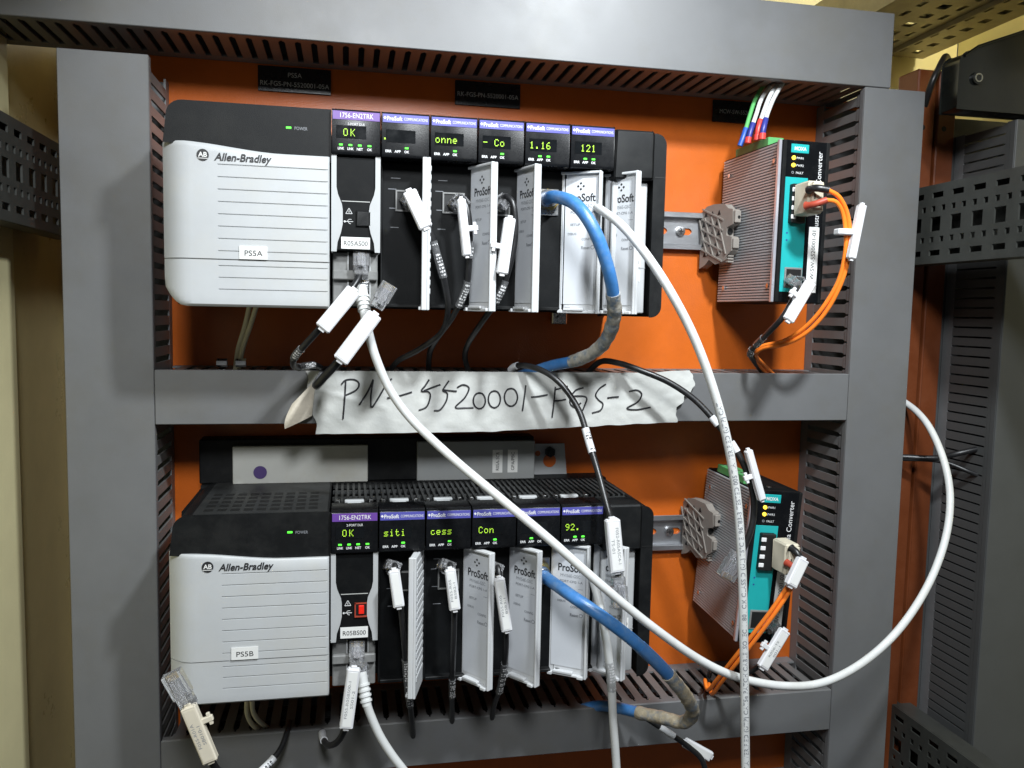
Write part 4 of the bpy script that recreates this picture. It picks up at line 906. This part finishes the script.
t = cable('coaxial_cable', 'thick blue cable slanting from lower rack, grimy wrap at its turn', [(150.7,-134.0,-205.5),(155.2,-152.0,-206.2),(164.1,-178.0,-208.7),(184.9,-192.0,-221.4),(210.3,-192.0,-241.9),(236.5,-186.0,-267.8),(259.8,-174.0,-295.8),(272.6,-160.0,-315.9),(271.5,-146.0,-331.3),(258.8,-130.0,-335.0),(246.1,-112.0,-338.6),(233.3,-92.0,-343.0),(218.2,-76.0,-347.9),(189.0,-62.0,-361.9)], 4.8, 'cable_b')
sleeve(t, t.path, (213.9,-191.0,-244.8), (239.5,-185.0,-271.6), 5.0, 'cable_b2', 'scuffed_section', False)
sleeve(t, t.path, (239.5,-185.0,-271.6), (245.1,-110.0,-339.5), 5.4, 'dirty2', 'tape_wrap', False)
t.part('cable_connector', MB().cyl(t.path[0], t.path[3], 6.4, 20), 'steel')
t = cable('network_cable', 'white cable falling between lower-rack doors to the bottom edge', [(189.3,-129.0,-207.1),(189.2,-146.0,-206.5),(191.9,-160.0,-224.3),(197.6,-163.0,-254.6),(202.8,-160.0,-284.4),(206.8,-156.0,-317.7),(211.8,-152.0,-355.2),(215.3,-150.0,-390.4)], 3.3, 'cable_w', group='white network cables')
sleeve(t, t.path, (200.7,-162.0,-267.2), (204.2,-159.0,-293.1), 3.7, 'sleeve'); 
t = cable('network_cable', 'short black tagged cable hanging below the grimy blue cable', [(250.8,-100.0,-345.9),(263.4,-104.0,-353.9),(277.8,-108.0,-363.0),(294.2,-110.0,-375.2),(305.9,-110.0,-387.2),(311.3,-108.0,-405.5),(311.8,-105.0,-427.7)], 2.4, 'cable_k', group=GK)
sleeve(t, t.path, (267.7,-105.0,-357.4), (279.7,-108.0,-365.0), 3.0, 'sleeve_w', prints=False); tag(t, (291.5,-103.0,-373.2), (317.7,-103.0,-389.4), 9, 4, None, m='tag')
t = fibre_pair('orange fibre pair slanting down from the lower media converter', (362.5,-133.0,-199.4), [(359.9,-146.0,-188.7),(362.0,-152.0,-191.2),(366.4,-156.0,-199.4)], [(357.0,-146.0,-201.2),(358.1,-152.0,-202.0),(361.3,-156.0,-205.0)],
  [(363.1,-156.0,-204.3),(355.0,-156.0,-220.7),(344.9,-152.0,-241.0),(333.6,-142.0,-267.2),(323.8,-128.0,-294.3),(318.8,-112.0,-318.1),(318.5,-98.0,-333.7),(323.9,-80.0,-333.2),(336.0,-62.0,-352.1)],
  [(359.6,-156.0,-205.8),(351.1,-155.0,-220.8),(341.5,-150.0,-240.7),(330.1,-140.0,-266.1),(321.1,-126.0,-292.3),(315.9,-110.0,-316.1),(315.5,-96.0,-330.7),(319.8,-80.0,-329.1),(329.8,-62.0,-347.7)], 'orange fibre pairs')
tag(t, (362.8,-160.0,-193.8), (351.3,-162.0,-215.1), 10, 6, None)
t = cable('network_cable', 'black tagged cable leaving the port of the lower media converter', [(358.4,-118.0,-265.9),(357.1,-132.0,-262.2),(351.6,-138.0,-274.3),(345.9,-130.0,-294.9),(337.3,-112.0,-311.2),(330.1,-96.0,-315.1),(326.2,-80.0,-318.2),(333.2,-60.0,-335.3)], 2.3, 'cable_k', group=GK)
plug(t, (357.5,-116.0,-263.9), (356.7,-136.0,-262.3)); tag(t, (358.2,-146.0,-258.5), (337.8,-148.0,-289.0), 10, 5, 'R05B-TS|001-1', tab=(.1,1)); sleeve(t, t.path, (328.2,-88.0,-316.7), (327.1,-74.0,-320.9), 3.0, prints=False)
for pts, lab in (([(-78.6,-90.0,-313.2),(-79.2,-86.0,-326.0),(-76.3,-78.0,-339.6),(-70.1,-62.0,-355.3)], 'left cream wire of the pair beneath the lower power supply'), ([(-74.3,-94.0,-311.6),(-74.1,-90.0,-322.7),(-71.1,-82.0,-334.5),(-65.2,-62.0,-352.2)], 'right cream wire of the pair beneath the lower power supply')):
    cable('power_wire', lab, pts, 1.9, 'cream_w', 'wire', 'cream power wires')
# --- right background ---
cable('control_cable', 'black cable leaving the right duct towards the punched side duct, upper', [(525.1,-40.0,-133.6),(538.0,-45.0,-133.0),(559.6,-60.0,-131.6),(574.3,-75.0,-124.3),(597.1,-80.0,-118.9),(623.0,-70.0,-122.9)], 2.8, 'cable_k', group='black cables at the right edge')
cable('control_cable', 'black cable leaving the right duct towards the punched side duct, lower', [(525.2,-40.0,-135.6),(538.1,-45.0,-134.9),(563.7,-62.0,-134.3),(582.4,-80.0,-141.9),(601.6,-84.0,-150.2),(628.2,-70.0,-158.6)], 2.2, 'cable_k', group='black cables at the right edge')

# ================================================================ handwritten paper tape on the middle duct
def tdisp(x, z):
    v = 1.0*noise.noise(V3((x*.035, z*.05, 1.7))) + .55*noise.noise(V3((x*.11, z*.16, 4.1))) + .3*abs(noise.noise(V3((x*.05+z*.12, z*.05-x*.02, 9.))))
    curl = max(0, x-262)*.05*(.5+noise.noise(V3((x*.05, z*.1, 2))))
    fold = .9*math.exp(-((z-(-62-.28*(x+30)))/1.4)**2) if x < 30 else 0
    sag = -max(0, (-91.0)-z)*.05
    return -82.2 - 1.0 - abs(v)*.9 - curl - fold - sag
t = Thing('masking_tape', 'wrinkled pale tape with handwriting PN-5520001-FGS-2 stuck on middle duct', 'tape', (130, -82, -92))
nx, nz = 150, 24; vs = []
for i in range(nx+1):
    u = i/nx
    for j in range(nz+1):
        w = j/nz     # 0 top .. 1 bottom
        xl = -33 + 9*w + 1.2*math.sin(w*17); xr = 288 + 9*math.sin(w*5.2+.4)*(1-w*.4) + 2.2*noise.noise(V3((w*9, 3, 1)))*2 - 6*max(0, w-.6)
        x = xl + (xr-xl)*u
        zt_ = -48.6 + .5*noise.noise(V3((x*.06, 0, 3))) + max(0, (u-.88))*22; zb_ = -99.5 + 2.0*u*1 + 11*max(0, u-.45) + .7*noise.noise(V3((x*.08, 5, 3)))
        z = zt_ + (zb_-zt_)*w
        vs.append((x, tdisp(x, z), z))
fs = [(i*(nz+1)+j, (i+1)*(nz+1)+j, (i+1)*(nz+1)+j+1, i*(nz+1)+j+1) for i in range(nx) for j in range(nz)]
mb = MB().add(vs, fs); n0 = len(mb.v)
mb.add([(x, y+.35, z) for x, y, z in vs], [f[::-1] for f in fs]); mb.sm = True
rows = nz+1
edge = [i*rows for i in range(nx+1)] + [nx*rows+j for j in range(1, rows)] + [i*rows+nz for i in range(nx-1, -1, -1)] + [j for j in range(nz-1, -1, -1)]
mb.f += [(a, b, b+n0, a+n0) for a, b in zip(edge, edge[1:])]
sh = t.part('tape_sheet', mb, 'tape')
# curled sticky corner at the left
cv = []
for i in range(13):
    a = i/12
    for j in range(9):
        w = j/8; ang = -.4 + a*3.3
        base = V3((-24.9,-85.0,-55.0)).lerp(V3((-28.0,-85.0,-84.5)), w)
        dirv = V3((-.80, 0, -.60)); L_ = 24+3*math.sin(w*3)
        cv.append(base + dirv*(L_*a) + V3((0, -5*math.sin(a*2.2)-1.5*math.sin(w*3.1), 0)) + V3((-.1,0,.45))*((w-.5)*22*a))
t.part('curled_corner', MB().add(cv, [(i*9+j, (i+1)*9+j, (i+1)*9+j+1, i*9+j+1) for i in range(12) for j in range(8)]), 'tape_y', smooth=True)
# marker strokes (x, z on the tape)
STROKES_W = [
 [(-1.8, -56.8), (-2.4, -69.3), (-3.8, -87.2)],
 [(-5.0, -59.2), (-1.8, -55.9), (5.0, -55.4), (8.7, -58.5), (6.7, -63.7), (-1.8, -68.2)],
 [(20.0, -55.3), (15.8, -64.9), (9.0, -75.9)],
 [(20.0, -56.0), (18.3, -67.5), (18.7, -77.7), (23.5, -71.4), (29.5, -60.9), (34.8, -54.4)],
 [(31.3, -70.3), (40.8, -68.6), (51.2, -65.4)],
 [(65.1, -55.1), (62.0, -60.1), (58.9, -64.5), (64.4, -65.0), (66.2, -68.9), (63.3, -77.3), (57.0, -80.3)],
 [(61.0, -64.3), (67.3, -61.8), (74.4, -59.2)],
 [(81.4, -56.0), (78.4, -60.4), (76.4, -64.3), (80.1, -66.4), (79.2, -73.2), (74.3, -80.0), (69.3, -80.7)],
 [(77.2, -63.6), (82.6, -64.3), (87.9, -64.7)],
 [(88.3, -61.6), (93.2, -59.3), (98.1, -62.1), (94.6, -70.2), (87.1, -77.9), (94.8, -78.6), (102.1, -78.3)],
 [(107.6, -66.0), (104.4, -66.7), (102.2, -69.9), (102.0, -74.2), (103.9, -77.8), (107.0, -79.3), (110.1, -77.9), (111.8, -74.2), (111.4, -69.9), (109.2, -66.7), (105.9, -66.0)],
 [(120.3, -64.3), (117.0, -65.1), (114.8, -68.4), (114.6, -73.1), (116.5, -77.0), (119.6, -78.5), (122.8, -77.0), (124.5, -73.1), (124.1, -68.4), (121.8, -65.0), (118.5, -64.3)],
 [(134.3, -62.2), (130.8, -63.0), (128.4, -66.6), (128.2, -71.5), (130.2, -75.6), (133.7, -77.2), (137.1, -75.6), (138.9, -71.5), (138.5, -66.6), (136.0, -63.0), (132.4, -62.2)],
 [(145.9, -59.5), (144.9, -70.1), (143.6, -81.1)],
 [(150.7, -69.7), (157.6, -68.8), (164.9, -67.5)],
 [(171.6, -60.8), (170.7, -73.2), (169.3, -86.9)],
 [(171.3, -63.2), (176.4, -62.0), (182.3, -60.3)],
 [(171.1, -72.8), (175.8, -72.4), (180.9, -71.5)],
 [(196.1, -61.5), (189.7, -63.6), (185.5, -69.0), (184.8, -74.9), (189.2, -78.2), (194.3, -74.5)],
 [(183.8, -69.5), (190.7, -68.6), (198.9, -69.9), (197.4, -77.4), (194.1, -84.1)],
 [(215.9, -58.5), (210.4, -62.3), (207.1, -67.8), (209.8, -72.0), (213.8, -75.4), (211.8, -80.8), (204.5, -83.3)],
 [(217.6, -70.3), (222.4, -69.7), (227.7, -69.3)],
 [(236.8, -64.8), (243.8, -63.5), (248.4, -66.9), (245.5, -73.3), (235.5, -79.2), (244.4, -80.5), (256.8, -78.4)]]
def px2w(x, z): return (x, tdisp(x, z)-.35, z)
for s_ in STROKES_W:
    path = [V3(px2w(q[0], q[2])) for q in spline([(a, 0, b) for a, b in s_], 1.2)]
    path = [V3(px2w(q.x, q.z)) for q in path]
    t.part('pen_stroke', MB().tube(path, .7, 6), 'ink', parent=sh)

# ================================================================ surroundings of the mounting plate
def punched(name, label, x, ya, yb, z0, z1, m, group, face=-1):
    """punched steel section running in depth (Y), its holes seen on the side that looks towards 'face' in X"""
    t = Thing(name, label, 'punched rail', (x, ya, z0), group)
    h = z1-z0; th = 1.6
    # web assembled around real openings: rows of bars
    rowsz = [(.10, .17, 14, 25), (.27, .34, 5, 12.5), (.41, .59, 12.5, 25), (.66, .73, 5, 12.5), (.83, .90, 14, 25)]
    mb = MB(); zc = z0
    for (a, b, ln, pitch) in rowsz:
        za, zb_ = z0+a*h, z0+b*h
        mb.box(x, x+th, ya, yb, zc, za); y = ya; k = 0
        while y < yb:
            e = min(y+pitch-ln, yb); mb.box(x, x+th, y, e, za, zb_); y += pitch
        zc = zb_
    mb.box(x, x+th, ya, yb, zc, z1)
    t.part('punched_web', mb, m)
    o = 1 if face < 0 else -1
    fl = MB().box(min(x+o*2, x+o*20), max(x+o*2, x+o*20), ya, yb, z1-1.6, z1-.02).box(min(x+o*2, x+o*20), max(x+o*2, x+o*20), ya, yb, z0+.02, z0+1.6)
    t.part('flange', fl, m)
    t.part('back_web', MB().box(x+o*20, x+o*20+1.5, ya, yb, z0+.1, z1-.1), m)
    return t
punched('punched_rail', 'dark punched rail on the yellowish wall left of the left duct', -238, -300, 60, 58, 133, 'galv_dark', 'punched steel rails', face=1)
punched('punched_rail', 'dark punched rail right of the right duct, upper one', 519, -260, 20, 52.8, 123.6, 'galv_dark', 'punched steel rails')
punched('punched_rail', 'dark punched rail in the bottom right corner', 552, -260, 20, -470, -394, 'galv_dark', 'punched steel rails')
# orange frame posts behind the right duct
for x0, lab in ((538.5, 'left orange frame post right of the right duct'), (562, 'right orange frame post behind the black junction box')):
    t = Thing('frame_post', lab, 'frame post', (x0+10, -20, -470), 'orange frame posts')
    t.part('post', MB().box(x0, x0+20.5, -30, 0, -470, 243, 1.2), 'orange_shade', bevel=.6)
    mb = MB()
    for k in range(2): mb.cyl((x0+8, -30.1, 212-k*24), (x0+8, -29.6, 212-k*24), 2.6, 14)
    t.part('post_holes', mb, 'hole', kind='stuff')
# black box top right
t = Thing('junction_box', 'glossy black box in the top right corner with a round screw', 'junction box', (585, -70, 190))
prof = [(524,188),(524,226)] + [(524+10-10*math.cos(R(a)), 226+10*math.sin(R(a))) for a in range(15, 91, 15)] + [(600,262),(660,275),(660,188)]
t.part('housing', MB().prism(prof, 'y', -104, -82), 'dark', bevel=2.5)
t.part('screw', MB().cyl((541, -104, 214), (541, -106.5, 214), 5.5, 24), 'dark'); t.part('screw_slot', MB().ring((541,-106.5,214), (0,-1,0), 3.8, 2.8, .6, 20), 'galv', )
t.part('lid_rim', MB().tube([(527,-104.6,232), (540,-104.6,241), (600,-104.6,263), (640,-104.6,271)], 1.3, 8), 'dark')
# roof beam with punched underside
t = Thing('roof_beam', 'olive punched beam running back at the top right', 'beam', (580, -100, 300))
ys = list(range(-330, 110, 25))
def strips(rows_, z):
    mb = MB()
    for (xa, xb, g) in rows_:
        if not g: mb.box(xa, xb, -330, 110, z, z+2)
        else:
            for y in ys: mb.box(xa, xb, y, y+25-g, z, z+2)
    return mb
t.part('underside', strips(((505,530,0),(530,536,13),(536,552,0),(552,563,11),(563,574,0),(574,579,13),(579,590,0)), 300), 'galv_warm')
t.part('rib', MB().box(590.2, 592.5, -330, 110, 295, 304, .5), 'galv_warm')
t.part('outer_strip', strips(((592.7,602,0),(602,607,13),(607,620,0),(620,629,11),(629,645,0)), 301), 'galv_warm')
t.part('web', MB().box(502.8, 504.8, -330, 110, 300, 345), 'galv_warm'); t.part('outer_web', MB().box(645.2, 647, -330, 110, 301, 345), 'galv_warm'); t.part('upper_web', MB().box(505, 645, -330, 110, 343, 345), 'galv_dark')
t = Thing('cable_bundle', 'dark sagging cable bundle between roof beam and orange post', 'cable', (548, -40, 240)); t.part('bundle', MB().tube(spline([(552,-20,200), (545,-40,225), (553,-40,243), (566,-30,256), (585,-10,262)]), 3.0, 12), 'cable_k')
